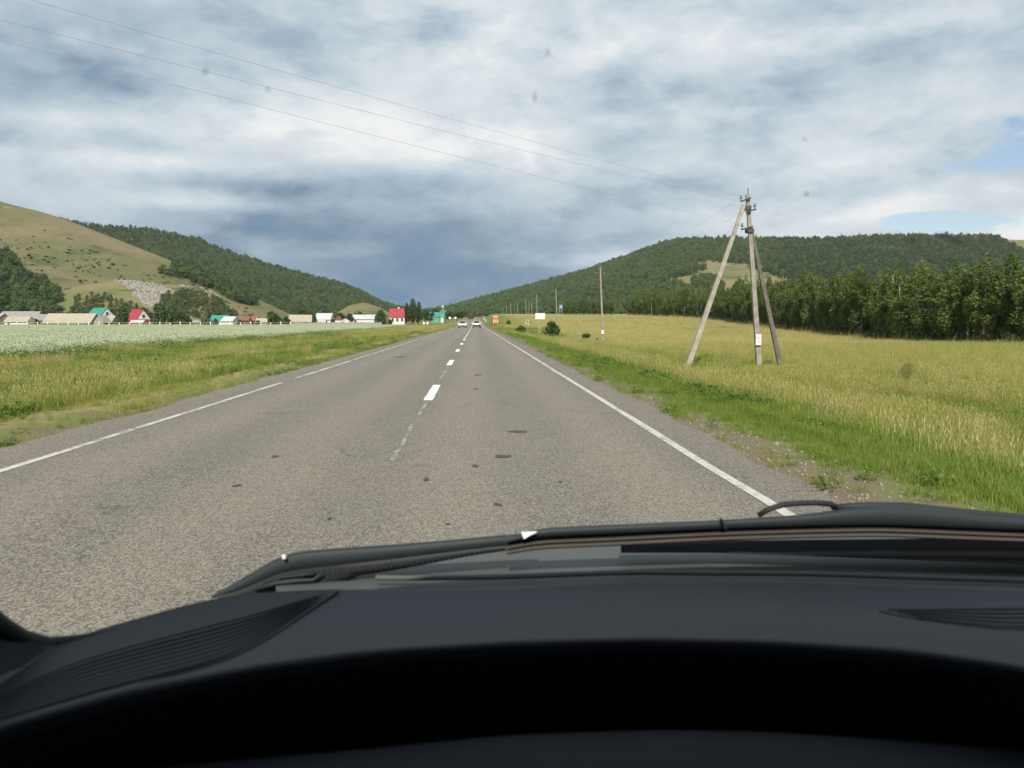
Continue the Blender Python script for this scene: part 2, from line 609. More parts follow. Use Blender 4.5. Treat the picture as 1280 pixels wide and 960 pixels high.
M['leaf_belt'] = leaf_mat('belt_tree_leaves', [(0, (.065, .105, .024)), (.4, (.12, .175, .042)), (.75, (.18, .235, .058)), (1, (.25, .285, .085))], .45)
M['leaf_wood'] = leaf_mat('hill_wood_leaves', [(0, (.095, .155, .045)), (.5, (.12, .185, .052)), (1, (.15, .21, .062))], .35, obj_w=.6)
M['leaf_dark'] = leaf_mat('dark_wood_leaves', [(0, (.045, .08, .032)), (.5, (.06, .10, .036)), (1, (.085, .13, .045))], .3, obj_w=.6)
M['leaf_bush'] = leaf_mat('bush_leaves', [(0, (.035, .068, .02)), (.6, (.065, .11, .03)), (1, (.10, .145, .042))], .3)
M['leaf_light'] = leaf_mat('willow_leaves', [(0, (.10, .14, .05)), (.6, (.15, .19, .07)), (1, (.20, .235, .095))], .35)
M['grass_green'] = leaf_mat('green_grass_blades', [(0, (.12, .19, .028)), (.45, (.19, .275, .04)), (.8, (.25, .30, .055)), (1, (.36, .33, .11))], .45)
M['grass_straw'] = leaf_mat('straw_grass_blades', [(0, (.18, .255, .04)), (.4, (.29, .325, .065)), (.75, (.42, .38, .12)), (1, (.54, .45, .20))], .45)
M['straw_dry'] = leaf_mat('dry_straw_blades', [(0, (.28, .28, .08)), (.35, (.43, .385, .145)), (.7, (.55, .47, .205)), (1, (.62, .54, .29))], .45)
M['weed'] = leaf_mat('broad_weed_leaves', [(0, (.10, .165, .03)), (.6, (.155, .235, .045)), (1, (.21, .28, .065))], .45)
M['crop_leaf'] = leaf_mat('pale_crop_leaves', [(0, (.14, .20, .06)), (.5, (.23, .30, .10)), (1, (.34, .40, .18))], .35, obj_w=.3)
M['crop_flower'] = leaf_mat('white_crop_flowers', [(0, (.42, .48, .30)), (1, (.62, .64, .46))], .3)
# car interior
def plastic(name, col, rough, spec=.2, bs=600, bump=.25):
    m, t, p = new_mat(name)
    oc = t.node('ShaderNodeTexCoord').outputs['Object']
    pc_ = t.mix(t.noise(oc, 14, 4), col, tuple(c * .8 for c in col))
    pc_ = t.mix(t.m('MULTIPLY', t.ss(t.noise(oc, 420, 3, .7), .56, .72), .45), pc_, tuple(c * 2.0 + .008 for c in col))
    t.l.new(pc_, p.inputs['Base Color'])
    p.inputs['Roughness'].default_value = rough
    p.inputs['Specular IOR Level'].default_value = spec
    bn = t.node('ShaderNodeBump')
    bn.inputs['Strength'].default_value = bump
    bn.inputs['Distance'].default_value = .001
    t.l.new(t.noise(oc, bs, 2), bn.inputs['Height'])
    t.l.new(bn.outputs[0], p.inputs['Normal'])
    return m


M['dash'] = plastic('soft_blue_grey_plastic', (.024, .026, .036), .55)
M['dash_panel'] = plastic('charcoal_plastic', (.021, .024, .026), .62)
M['black'] = plastic('matt_black_plastic', (.008, .008, .009), .95, .06)
M['column'] = plastic('dark_column_plastic', (.018, .020, .027), .7, .25)
M['rubber'] = plastic('black_rubber', (.014, .016, .016), .6, .3, 200)
M['wiper'] = plastic('dark_wiper_plastic', (.018, .025, .028), .62, .35, 300)
M['blade'] = plastic('dusty_wiper_rubber', (.070, .062, .052), .7, .3, 200)
M['cowl'] = plastic('dusty_cowl_plastic', (.085, .092, .086), .65, .35, 250, .5)
M['headliner'] = surf('grey_headliner_cloth', (.30, .29, .27), (.26, .25, .23), 30, .95)
M['car_dark'] = surf('dark_car_paint', (.03, .04, .045), (.035, .045, .05), 3, .25, spec=.6)
def clear():
    m, t, p = new_mat('clear_glass')
    tr = t.node('ShaderNodeBsdfTransparent')
    t.l.new(tr.outputs[0], t.n['Material Output'].inputs[0])
    t.n.remove(p)
    return m


def smudge():
    m, t, p = new_mat('smeared_insect_mark')
    p.inputs['Base Color'].default_value = (.16, .17, .17, 1)
    p.inputs['Roughness'].default_value = .9
    oc = t.node('ShaderNodeTexCoord').outputs['Generated']
    x, y, z = t.sep(oc)
    dx = t.m('SUBTRACT', x, .5)
    dz = t.m('SUBTRACT', z, .5)
    rr = t.m('SQRT', t.m('ADD', t.m('MULTIPLY', dx, dx), t.m('MULTIPLY', dz, dz)))
    a = t.m('MULTIPLY', t.m('SUBTRACT', 1.0, t.ss(rr, .12, .5)), t.ss(t.noise(oc, 3, 3), .0, .5))
    tr = t.node('ShaderNodeBsdfTransparent')
    ms = t.node('ShaderNodeMixShader')
    t.l.new(t.m('MULTIPLY', a, .5), ms.inputs[0])
    t.l.new(tr.outputs[0], ms.inputs[1])
    t.l.new(p.outputs[0], ms.inputs[2])
    t.l.new(ms.outputs[0], t.n['Material Output'].inputs[0])
    return m


M['clear'] = clear()
M['smudge'] = smudge()


# ------------------------------------------------------------------ the lie of the land
def table(knots, win):
    ys = np.arange(-400, 4200, 2.0)
    v = np.interp(ys, [k for k, _ in knots], [z for _, z in knots])
    k = np.hanning(max(3, int(win)))
    k /= k.sum()
    n = len(k) // 2
    v = np.convolve(np.pad(v, n, mode='edge'), k, mode='same')[n:-n]
    return lambda Y: np.interp(Y, ys, v)


zr = table([(-400, 0), (200, 0), (280, .6), (360, 1.7), (450, 3.0), (600, 4.6), (800, 6), (1200, 8), (3000, 12)], 40)
zfr = table([(-400, -.9), (60, -.9), (92, -1.2), (112, -1.0), (150, -.1), (210, 1.6), (330, 4), (450, 5.6), (600, 6.4), (800, 8), (1200, 9), (3000, 13)], 16)
zfl = table([(-400, -.25), (170, -.25), (240, 0), (320, .4), (450, 2), (600, 4), (1200, 8), (3000, 12)], 30)


def hz(X, Y):
    X = np.asarray(X, float)
    Y = np.asarray(Y, float)
    r = zr(Y)
    br, bl = sst(X, 3.0, 9.5), sst(-X, 5.2, 13)
    z = r * (1 - br - bl) + zfr(Y) * br + zfl(Y) * bl
    off = np.maximum(br, bl)
    z = z + off * (fbm(X * .12, Y * .12, 3) - .5) * .2 + np.maximum(sst(X, 2.8, 3.6), sst(-X, 5.0, 5.8)) * ((fbm(X * .9 + 40, Y * .9, 3) - .5) * .16 + .03)
    under = np.minimum(sst(X, -5.1, -4.7), 1 - sst(X, 2.5, 2.9))
    return z - .05 * under


def h1(x, y):
    return float(hz(x, y))


def graded(a, stops):
    out = [a]
    for end, step in stops:
        n = max(1, int(round((end - out[-1]) / step)))
        out += list(np.linspace(out[-1], end, n + 1)[1:])
    return np.array(out)


gy = graded(-80, [(0, 8), (60, .8), (140, 2), (300, 5), (700, 16), (3800, 90)])
gxp = graded(2.9, [(4.5, .3), (12, .6), (30, 1.5), (90, 5), (400, 25), (3200, 200)])
gxn = -graded(5.0, [(7, .4), (18, .8), (40, 2), (120, 6), (500, 25), (3200, 200)])[::-1]
gx = np.concatenate([gxn, np.linspace(-4.7, 2.6, 9), gxp])
GX, GY = np.meshgrid(gx, gy)
GZ = hz(GX, GY)
g_o = sheet('ground', np.dstack([GX, GY, GZ]).tolist(), M['ground'])
tag(g_o, kind='structure')

# road sheet, ragged edges
ry = graded(-60, [(0, 3), (70, .35), (160, 2), (700, 8), (1400, 40)])
eL = -4.87 + (fbm(ry * .8, ry * 0 + 3, 4) - .5) * .38
eR = 2.66 + (fbm(ry * .8, ry * 0 + 9, 4) - .5) * .34
cols = []
rz = zr(ry)
cz = .03
rows = []
for i, Y in enumerate(ry):
    xs = [eL[i] - .06, eL[i]] + list(np.linspace(-4.3, 2.2, 10)) + [eR[i], eR[i] + .06]
    row = []
    for k, x in enumerate(xs):
        z = rz[i] + .012 - .004 * abs(x + 1.1)
        if k in (0, len(xs) - 1):
            z = rz[i] - .07
        row.append((x, Y, z))
    rows.append(row)
road = sheet('road', rows, M['asphalt'])
tag(road, kind='structure')


def rz1(x, Y):
    return float(zr(Y)) + .012 - .004 * abs(x + 1.1)


def line_strip(name, xc, wd, y0, y1, mat, lift=.005, step=1.2, wob=.012):
    rr = []
    n = max(2, int((y1 - y0) / step))
    for Y in np.linspace(y0, y1, n + 1):
        o = (vn(Y * .7, xc * 9) - .5) * wob * 2
        ww = wd / 2 * (1 + (vn(Y * 2.3, xc * 3 + 5) - .5) * .25)
        rr.append([(xc + o + q * ww, Y, rz1(xc, Y) + lift) for q in (-1, 1)])
    o = sheet(name, rr, mat, smooth=False)
    tag(o, kind='structure')
    return o


line_strip('road_line', 2.10, .10, 2, 70, M['line_edge'])
line_strip('road_line', 2.10, .13, 72, 420, M['line_edge'], step=5)
line_strip('road_line', -4.13, .095, 3, 17.2, M['line_edge'])
line_strip('road_line', -4.13, .11, 18.6, 90, M['line_worn'])
line_strip('road_line', -4.13, .12, 90, 420, M['line_worn'], step=5)
k = 0
y0 = 13.1
while y0 < 58:
    line_strip('centre_dash', -.78, .16, y0, y0 + 3.2, M['line_centre'], step=.4, wob=.002)
    y0 += 10.6
line_strip('centre_line', -.80, .15, 60, 420, M['line_edge'], step=4)
line_strip('old_centre_line', -.78, .045, 7.3, 12.9, M['line_old'], lift=.004, step=.3)
line_strip('old_centre_line', -.78, .06, 17, 23, M['line_old'], lift=.004, step=.4)

# tar spots and pothole patches: thin irregular sheets lying on the asphalt
spots = [(646, 541, 16, 3), (628, 573, 15, 4), (594, 585, 6, 3.5), (533, 602, 5, 4), (622, 635, 8, 4), (296, 608, 7, 3), (344, 571, 6, 3), (597, 469, 8, 1.6), (595, 487, 5, 1.6), (412, 652, 4, 4),
         (500, 446, 9, 1.2), (700, 606, 4, 2), (560, 660, 5, 2)]
for i, (x, y, hw, hh) in enumerate(spots):
    d = EYE / ((y - 402) / 1000)
    c = at(x, y, d)
    ax, ay = hw * .85 / 1000 * d, hh * .6 / 1000 * d * d / EYE
    ring = []
    rnd = random.Random(i)
    for q in range(18):
        a = 2 * PI * q / 18
        s_ = .55 + .5 * rnd.random()
        px_, py_ = c.x + ax * s_ * math.cos(a), c.y + ay * s_ * math.sin(a)
        ring.append((px_, py_, rz1(px_, py_) + .004))
    o = link(bpy.data.objects.new('tar_patch', mesh_of('tar_patch', ring, [tuple(range(18))], M['tar'])))
    tag(o, kind='structure')


# ------------------------------------------------------------------ hills
def hill(name, ridge, base, mat, drop=0.0, back=1.45, nu=120, ns=40, amp=.03, prof=1.0, seed=0):
    """ridge: (x, y, distance) along the skyline; the slope falls to `base` metres ahead and away behind"""
    xs = np.array([r[0] for r in ridge], float)
    ysx = np.array([r[1] for r in ridge], float) + drop
    Ds = np.array([r[2] for r in ridge], float)
    X = np.linspace(xs[0], xs[-1], nu)
    ky = np.interp(X, xs, ysx)
    kw = np.hanning(7)
    kw /= kw.sum()
    ky = np.convolve(np.pad(ky, 3, mode='edge'), kw, mode='same')[3:-3]
    D = np.interp(X, xs, Ds)
    B = np.interp(X, [b[0] for b in base], [b[1] for b in base])
    sv = np.concatenate([np.linspace(0, 1, ns), np.linspace(1, back, 12)[1:]])
    u, vt_ = ray(X, ky)
    rows_ = []
    for s in sv:
        Yv = B + np.minimum(s, 4) * (D - B)
        zridge = EYE + vt_ * D
        xw = u * Yv
        zb = hz(xw, B) - 2.5
        if s <= 1:
            z = zb + (zridge - zb) * (s ** prof)
            z = z + (fbm(xw * .012 + seed, Yv * .012, 4) - .5) * amp * 1000 * .12 * math.sin(PI * min(s, 1)) ** 1 * np.clip((zridge - zb) / 60, 0, 1)
        else:
            z = zridge - (zridge - zb) * ((s - 1) / (back - 1)) ** 1.5 * 1.05
        rows_.append(np.stack([xw, Yv, z], 1))
    A = np.array(rows_)
    o = sheet(name, A.tolist(), mat)
    tag(o, kind='structure')
    return A


def sampler(A, n):
    """random points on a hill sheet (front side and crest), even per ground area"""
    P00, P01, P10, P11 = A[:-1, :-1], A[:-1, 1:], A[1:, :-1], A[1:, 1:]
    ar = np.linalg.norm(np.cross(P01 - P00, P10 - P00), axis=2).ravel()
    idx = rng.choice(len(ar), n, p=ar / ar.sum())
    a, b = rng.random((n, 1)), rng.random((n, 1))
    q = [p.reshape(-1, 3)[idx] for p in (P00, P01, P10, P11)]
    return (q[0] * (1 - a) + q[1] * a) * (1 - b) + (q[2] * (1 - a) + q[3] * a) * b


HA = hill('hill', [(-500, 120, 800), (-250, 185, 720), (0, 252, 640), (60, 267, 625), (100, 281, 615), (200, 320, 585), (300, 363, 545), (365, 394, 500), (400, 404, 480)],
          [(-500, 340), (0, 335), (200, 345), (365, 400), (400, 420)], M['hill_dry'], amp=.07, prof=1.15, seed=3)
HB = hill('hill', [(-100, 258, 1150), (60, 271, 1150), (100, 277, 1150), (150, 282, 1160), (190, 286, 1170), (235, 291, 1180), (260, 304, 1190), (300, 318, 1200), (350, 333, 1220), (400, 347, 1240), (440, 357, 1260),
                   (455, 365, 1270), (470, 374, 1280), (490, 381, 1300), (520, 388, 1320), (560, 396, 1350)],
          [(-100, 760), (300, 700), (480, 680), (560, 700)], M['hill_wood'], drop=5, amp=.05, prof=1.1, seed=9)
HC = hill('hill', [(0, 392, 400), (50, 374, 410), (100, 357, 415), (150, 350, 420), (200, 355, 420), (250, 359, 415), (268, 366, 410), (281, 379, 400), (296, 398, 390)],
          [(0, 335), (150, 330), (300, 340)], M['hill_clear'], amp=.03, prof=.8, seed=5, nu=90)
HE = hill('hill', [(395, 402, 640), (415, 394, 640), (438, 381, 640), (455, 378, 640), (475, 384, 640), (495, 395, 640)], [(395, 520), (495, 520)], M['hill_clear'], amp=.0, nu=40, ns=16)
HD = hill('hill', [(500, 392, 1500), (530, 387, 1500), (550, 384, 1480), (575, 378, 1460), (600, 371, 1440), (650, 358, 1400), (700, 345, 1340), (750, 330, 1280), (800, 312, 1220), (830, 301, 1190), (850, 297, 1180), (900, 296, 1170),
                   (1000, 297, 1150), (1050, 296, 1140), (1100, 294, 1120), (1150, 293, 1110), (1200, 293, 1100), (1280, 295, 1090), (1450, 300, 1060), (1700, 330, 1000)],
          [(500, 800), (650, 640), (800, 560), (1100, 520), (1700, 480)], M['hill_clear'], drop=5, amp=.06, prof=1.05, nu=170, ns=50, seed=21)


# ------------------------------------------------------------------ scattering (for what nobody could count)
def scatter(name, protos, P, scale, rot, idx, tilt=.0):
    """one stuff object: mesh copies of the prototypes stand on the given points"""
    P = np.asarray(P, float)
    n = len(P)
    me = bpy.data.meshes.new(name)
    me.vertices.add(n)
    me.vertices.foreach_set('co', P.astype(np.float32).ravel())
    a = me.attributes.new('sc', 'FLOAT_VECTOR', 'POINT')
    sc = np.asarray(scale, np.float32)
    if sc.ndim == 1:
        sc = np.repeat(sc[:, None], 3, 1)
    a.data.foreach_set('vector', sc.ravel())
    a = me.attributes.new('ro', 'FLOAT_VECTOR', 'POINT')
    ro = np.zeros((n, 3), np.float32)
    ro[:, 2] = rot
    ro[:, 0] = rng.normal(0, tilt + 1e-6, n)
    ro[:, 1] = rng.normal(0, tilt + 1e-6, n)
    a.data.foreach_set('vector', ro.ravel())
    a = me.attributes.new('ix', 'INT', 'POINT')
    a.data.foreach_set('value', np.asarray(idx, np.int32))
    o = link(bpy.data.objects.new(name, me))
    tag(o, kind='stuff')
    t = bpy.data.node_groups.new(name + '_scatter', 'GeometryNodeTree')
    t.interface.new_socket('Geometry', in_out='INPUT', socket_type='NodeSocketGeometry')
    t.interface.new_socket('Geometry', in_out='OUTPUT', socket_type='NodeSocketGeometry')
    N = t.nodes
    gi, go = N.new('NodeGroupInput'), N.new('NodeGroupOutput')
    jn = N.new('GeometryNodeJoinGeometry')
    for p in protos[::-1]:
        oi = N.new('GeometryNodeObjectInfo')
        oi.inputs['Object'].default_value = p
        oi.inputs['As Instance'].default_value = True
        t.links.new(oi.outputs['Geometry'], jn.inputs[0])
    ip = N.new('GeometryNodeInstanceOnPoints')
    ip.inputs['Pick Instance'].default_value = True

    def att(nm, ty):
        q = N.new('GeometryNodeInputNamedAttribute')
        q.data_type = ty
        q.inputs['Name'].default_value = nm
        return [s for s in q.outputs if s.enabled and s.name == 'Attribute'][0]
    t.links.new(gi.outputs[0], ip.inputs['Points'])
    t.links.new(jn.outputs[0], ip.inputs['Instance'])
    t.links.new(att('ix', 'INT'), ip.inputs['Instance Index'])
    e2r = N.new('FunctionNodeEulerToRotation')
    t.links.new(att('ro', 'FLOAT_VECTOR'), e2r.inputs[0])
    t.links.new(e2r.outputs[0], ip.inputs['Rotation'])
    t.links.new(att('sc', 'FLOAT_VECTOR'), ip.inputs['Scale'])
    t.links.new(ip.outputs[0], go.inputs[0])
    md = o.modifiers.new('scatter', 'NODES')
    md.node_group = t
    return o


def proto(name, me):
    return bpy.data.objects.new(name, me)


# --- leaf clouds
def leaf_quads(C, size, r, up=.0, outward=None, ow=.0):
    """small diamond-ish leaf faces at points C"""
    n = len(C)
    nrm = r.normal(size=(n, 3))
    nrm /= np.linalg.norm(nrm, axis=1, keepdims=True)
    if outward is not None:
        nrm = nrm * (1 - ow) + outward * ow
    nrm[:, 2] += up
    nrm /= np.linalg.norm(nrm, axis=1, keepdims=True) + 1e-9
    a = np.cross(nrm, r.normal(size=(n, 3)))
    a /= np.linalg.norm(a, axis=1, keepdims=True) + 1e-9
    b = np.cross(nrm, a)
    s = size * (.6 + .8 * r.random((n, 1)))
    e = .55 + .5 * r.random((n, 1))
    bend = nrm * s * .25 * r.normal(size=(n, 1))
    return np.stack([C - a * s, C - b * s * e + bend, C + a * s, C + b * s * e + bend], 1)


def crown_points(lobes, n, r, hollow=.55):
    vol = np.array([l[3] * l[4] * l[5] for l in lobes]) ** .75
    idx = r.choice(len(lobes), n, p=vol / vol.sum())
    L = np.array(lobes)[idx]
    d = r.normal(size=(n, 3))
    d /= np.linalg.norm(d, axis=1, keepdims=True)
    rad = (hollow + (1 - hollow) * r.random((n, 1))) * (.85 + .3 * r.random((n, 1)))
    return L[:, :3] + d * L[:, 3:6] * rad, d


def tree_meshes(name, kind, seed, lmat, bmat, nleaf=1500):
    """returns (trunk mesh, crown mesh); height about 9 m at scale 1"""
    r = np.random.default_rng(seed)
    q = random.Random(seed)
    t = MB()
    lobes = []
    if kind == 'belt':
        H, base = 8.6 * q.uniform(.88, 1.12), 1.5
        wmax = q.uniform(1.35, 2.0)
        lean = (q.uniform(-.35, .35), q.uniform(-.35, .35))
        pts = [(lean[0] * (z / H) ** 2 + .06 * math.sin(z * 1.3 + seed), lean[1] * (z / H) ** 2, z) for z in np.linspace(-.15, H * .96, 7)]
        t.tube(pts, [.13, .115, .10, .08, .06, .035, .012], 7)
        z = base
        while z < H * .97:
            f = (z - base) / (H - base)
            w_ = wmax * (math.sin(PI * min(1, .22 + .78 * f)) ** .8 * .9 + .12) * q.uniform(.7, 1.1)
            a = q.uniform(0, 2 * PI)
            off = w_ * q.uniform(.2, .85)
            c = (lean[0] * f * f + off * math.cos(a), lean[1] * f * f + off * math.sin(a), z + q.uniform(.1, .5))
            rr = w_ * q.uniform(.24, .42)
            lobes.append((*c, rr, rr, rr * q.uniform(1.3, 2.1)))
            t.tube([(lean[0] * f * f, lean[1] * f * f, z - .35), c], [.03 * (1.2 - f), .008], 5, caps=False)
            z += q.uniform(.12, .24)
        lobes.append((lean[0], lean[1], H - .1, .22, .22, .85))
    elif kind == 'poplar':
        H = 10.5
        t.tube([(0, 0, -.2), (.05, 0, 3), (0, .05, 7), (0, 0, 10)], [.2, .16, .09, .02], 7)
        for i in range(22):
            f = i / 21
            w_ = 2.1 * math.sin(PI * (.15 + .8 * f)) + .25
            a = q.uniform(0, 2 * PI)
            c = (w_ * .45 * math.cos(a), w_ * .45 * math.sin(a), 1.2 + f * 9)
            lobes.append((*c, w_ * .5, w_ * .5, w_ * .75))
            t.tube([(0, 0, c[2] - .7), c], [.04, .01], 5, caps=False)
    else:                                                        # round broadleaf
        H = 7.5
        t.tube([(0, 0, -.2), (.08, .02, 1.4), (.02, .1, 3.2), (.1, 0, 5.2)], [.24, .19, .13, .05], 8)
        for i in range(20):
            a, f = q.uniform(0, 2 * PI), q.uniform(0, 1)
            w_ = 2.5 * math.sqrt(max(.06, 1 - (2 * f - .85) ** 2 * .8))
            rr = q.uniform(.75, 1.25)
            rad = w_ * q.uniform(.3, .8)
            c = (rad * math.cos(a), rad * math.sin(a), 2.0 + 5.0 * f)
            lobes.append((*c, rr, rr, rr * .85))
            t.tube([(.05, .03, 1.2 + 2.6 * f), (c[0] * .5, c[1] * .5, c[2] * .6 + 1), c], [.07, .04, .012], 5, caps=False)
    C, d = crown_points(lobes, nleaf, r)
    C = C[C[:, 2] > .35]
    sz = {'belt': .105, 'poplar': .17, 'round': .16}[kind]
    d = d[:len(C)]
    crown = quads_mesh(name + '_crown', leaf_quads(C, sz, r, .45, d, .35), lmat)
    trunk = mesh_of(name + '_trunk', t.v, t.f, bmat, True)
    return trunk, crown


def hill_tree(name, seed, lmat, conifer=False):
    """a crown of the far-off wood, seen from half a mile: leaf clumps round a short stem"""
    r = np.random.default_rng(seed)
    q = random.Random(seed)
    lobes = []
    if conifer:
        for i in range(12):
            f = i / 11
            w_ = 2.3 * (1 - f) + .3
            for _ in range(2):
                a = q.uniform(0, 2 * PI)
                lobes.append((w_ * .4 * math.cos(a), w_ * .4 * math.sin(a), .6 + 8.6 * f, w_ * .6, w_ * .6, .7))
    else:
        for i in range(15):
            a, f = q.uniform(0, 2 * PI), q.uniform(0, 1)
            w_ = 3.0 * math.sqrt(max(.05, 1 - (2 * f - .75) ** 2 * .7))
            rr = q.uniform(.9, 1.6)
            rad = w_ * q.uniform(.2, .75)
            lobes.append((rad * math.cos(a), rad * math.sin(a), 1.6 + 5.6 * f, rr, rr, rr * .8))
    C, d = crown_points(lobes, 800, r, .6)
    return proto(name, quads_mesh(name, leaf_quads(C, .30, r, .75, d, .5), lmat))


woods = [hill_tree('wood_crown', 100 + i, M['leaf_wood']) for i in range(5)]
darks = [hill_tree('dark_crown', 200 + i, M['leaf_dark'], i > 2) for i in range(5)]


def in_poly(x, y, poly):
    ins = np.zeros(len(x), bool)
    n = len(poly)
    for i in range(n):
        x0, y0 = poly[i]
        x1, y1 = poly[(i + 1) % n]
        c = ((y0 > y) != (y1 > y)) & (x < (x1 - x0) * (y - y0) / (y1 - y0 + 1e-9) + x0)
        ins ^= c
    return ins


def wood(name, P, dark, scl=(.8, 1.25)):
    n = len(P)
    isd = rng.random(n) < dark
    idx = np.where(isd, 5 + rng.integers(0, 5, n), rng.integers(0, 5, n))
    s = rng.uniform(*scl, n)
    sc = np.stack([s * rng.uniform(.85, 1.2, n), s * rng.uniform(.85, 1.2, n), s * rng.uniform(.85, 1.15, n)], 1)
    P = P.copy()
    P[:, 2] -= .8
    return scatter(name, woods + darks, P, sc, rng.uniform(0, 6.28, n), idx, .06)


# wooded ridge on the far left
P = sampler(HB, 17000)
x, y = to_px(P)
bare = in_poly(x, y, [(178, 283), (232, 283), (258, 305), (236, 301), (200, 291)])
P = P[(x > -60) & (x < 570) & ~bare]
wood('hillside_wood', P, .22 + .25 * (fbm(P[:, 0] * .01, P[:, 1] * .01) > .5))
# wooded ridge on the right, with its meadow and the bare shoulder
P = sampler(HD, 34000)
x, y = to_px(P)
jit = (fbm(P[:, 0] * .02, P[:, 1] * .02) - .5) * 30
mead = in_poly(x + jit, y + jit * .4, [(846, 352), (880, 328), (925, 330), (985, 352), (975, 366), (940, 372), (890, 372), (858, 366)])
mead &= ~in_poly(x + jit, y + jit * .3, [(872, 350), (902, 350), (902, 364), (872, 364)])
should = in_poly(x + jit * .5, y, [(1238, 290), (1500, 290), (1500, 330), (1290, 318), (1250, 303)])
P = P[(x > 490) & (x < 1340) & ~mead & ~should]
x, y = to_px(P)
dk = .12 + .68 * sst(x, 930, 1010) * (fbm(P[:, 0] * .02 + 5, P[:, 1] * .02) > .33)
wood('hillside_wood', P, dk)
# woods at the foot of the dry hill
P = sampler(HA, 52000)
x, y = to_px(P)
jit = (fbm(P[:, 0] * .03 + 9, P[:, 1] * .03) - .5) * 34
w1 = in_poly(x + jit, y + jit * .5, [(-200, 302), (4, 316), (20, 332), (30, 350), (56, 358), (76, 374), (84, 400), (-200, 400)])
w2 = in_poly(x + jit * .6, y + jit * .3, [(196, 341), (226, 334), (262, 346), (292, 356), (316, 372), (322, 384), (300, 380), (270, 366), (236, 352)])
keep = (w1 & (rng.random(len(P)) < .55)) | (w2 & (rng.random(len(P)) < .5))
P1 = P[keep]
wood('hill_foot_wood', P1, .4, (.6, .95))
# bushes dotted over the dry hill
bush_c = [hill_tree('low_scrub', 300 + i, M['leaf_light' if i else 'leaf_bush']) for i in range(3)]
d_ = fbm(P[:, 0] * .016 + 3, P[:, 1] * .024 + 8, 4)
keep2 = (d_ > .56) & (rng.random(len(P)) < .09) & (y > 288) & ~keep
keep2 |= (in_poly(x, y, [(80, 300), (140, 320), (150, 345), (108, 342), (84, 330)]) & (rng.random(len(P)) < .12))
P2 = P[keep2]
n = len(P2)
sc = rng.uniform(.08, .26, n)
P2[:, 2] -= .55
scatter('hillside_scrub', bush_c, P2, np.stack([sc * 1.9, sc * 1.9, sc * .8], 1), rng.uniform(0, 6.28, n), rng.integers(0, 3, n))
# scrub below the quarry terrace
P = sampler(HC, 5200)
x, y = to_px(P)
jit = (fbm(P[:, 0] * .06 + 9, P[:, 1] * .06) - .5) * 22
kk = in_poly(x + jit, y + jit * .4, [(206, 372), (236, 366), (268, 374), (296, 398), (200, 402), (196, 388)]) | (in_poly(x + jit, y + jit * .5, [(96, 372), (140, 374), (186, 392), (186, 402), (84, 402)]) & (rng.random(len(P)) < .6))
P3 = P[kk & (rng.random(len(P)) < .6)]
n = len(P3)
lights = [hill_tree('willow_scrub', 320 + i, M['leaf_light']) for i in range(3)]
sc = rng.uniform(.22, .5, n)
P3[:, 2] -= .4
scatter('terrace_scrub', lights, P3, sc, rng.uniform(0, 6.28, n), rng.integers(0, 3, n))


# quarry stones tipped down the terrace
def rock_mesh(seed):
    q = random.Random(seed)
    bm = bmesh.new()
    bmesh.ops.create_icosphere(bm, subdivisions=1, radius=1)
    for v in bm.verts:
        v.co *= q.uniform(.65, 1.2)
    me = bpy.data.meshes.new('quarry_stone')
    bm.to_mesh(me)
    bm.free()
    me.materials.append(M['rock'])
    return proto('quarry_stone', me)


P = sampler(HC, 30000)
x, y = to_px(P)
jit = (fbm(P[:, 0] * .1 + 2, P[:, 1] * .1) - .5) * 20
kk = in_poly(x + jit, y + jit * .3, [(140, 348), (180, 351), (212, 361), (226, 371), (212, 384), (182, 385), (172, 370)])
kk |= in_poly(x, y + jit * .1, [(200, 353), (250, 357.5), (270, 366), (284, 381), (276, 380), (262, 369), (244, 362)]) & (rng.random(len(P)) < .6)
P4 = P[kk & (rng.random(len(P)) < np.clip(2.6 * (fbm(P[:, 0] * .16, P[:, 1] * .16) - .25), .1, 1))]
n = len(P4)
sc = rng.uniform(.1, .95, n) ** 2 + .10
scatter('quarry_stones', [rock_mesh(i) for i in range(4)], P4, sc, rng.uniform(0, 6.28, n), rng.integers(0, 4, n), .5)


# ------------------------------------------------------------------ grass
def blades(n, h, w, spread, lean, r, seg=3, head=0.0, droop=.5):
    """curved tapering blades as quads"""
    out = []
    for i in range(n):
        a = r.uniform(0, 2 * PI)
        rad = spread * math.sqrt(r.random())
        p = np.array([rad * math.cos(a), rad * math.sin(a), -.02])
        d = r.uniform(0, 2 * PI)
        hh = h * r.uniform(.55, 1.15)
        ln = lean * r.uniform(.3, 1.3) * hh
        side = np.array([-math.sin(d), math.cos(d), 0])
        dr = np.array([math.cos(d), math.sin(d), 0])
        pts = []
        for k in range(seg + 1):
            f = k / seg
            pts.append((p + dr * ln * f ** 1.8 + np.array([0, 0, hh * (f - droop * .3 * f ** 3)]), w * (1 - f) ** .7 * r.uniform(.8, 1.2)))
        for k in range(seg):
            (p0, w0), (p1, w1) = pts[k], pts[k + 1]
            out.append([p0 - side * w0, p0 + side * w0, p1 + side * max(w1, .0004), p1 - side * max(w1, .0004)])
        if head and r.random() < head:
            tp = pts[-1][0]
            hl = .05 + .05 * r.random()
            e = dr * .01
            ww = .006
            out.append([tp - side * ww * .4, tp + np.array([0, 0, hl * .5]) - side * ww, tp + np.array([0, 0, hl]) + e * 2, tp + np.array([0, 0, hl * .5]) + side * ww])
    return np.array(out)


def grass_proto(name, arr, mat):
    return proto(name, quads_mesh(name, arr, mat))


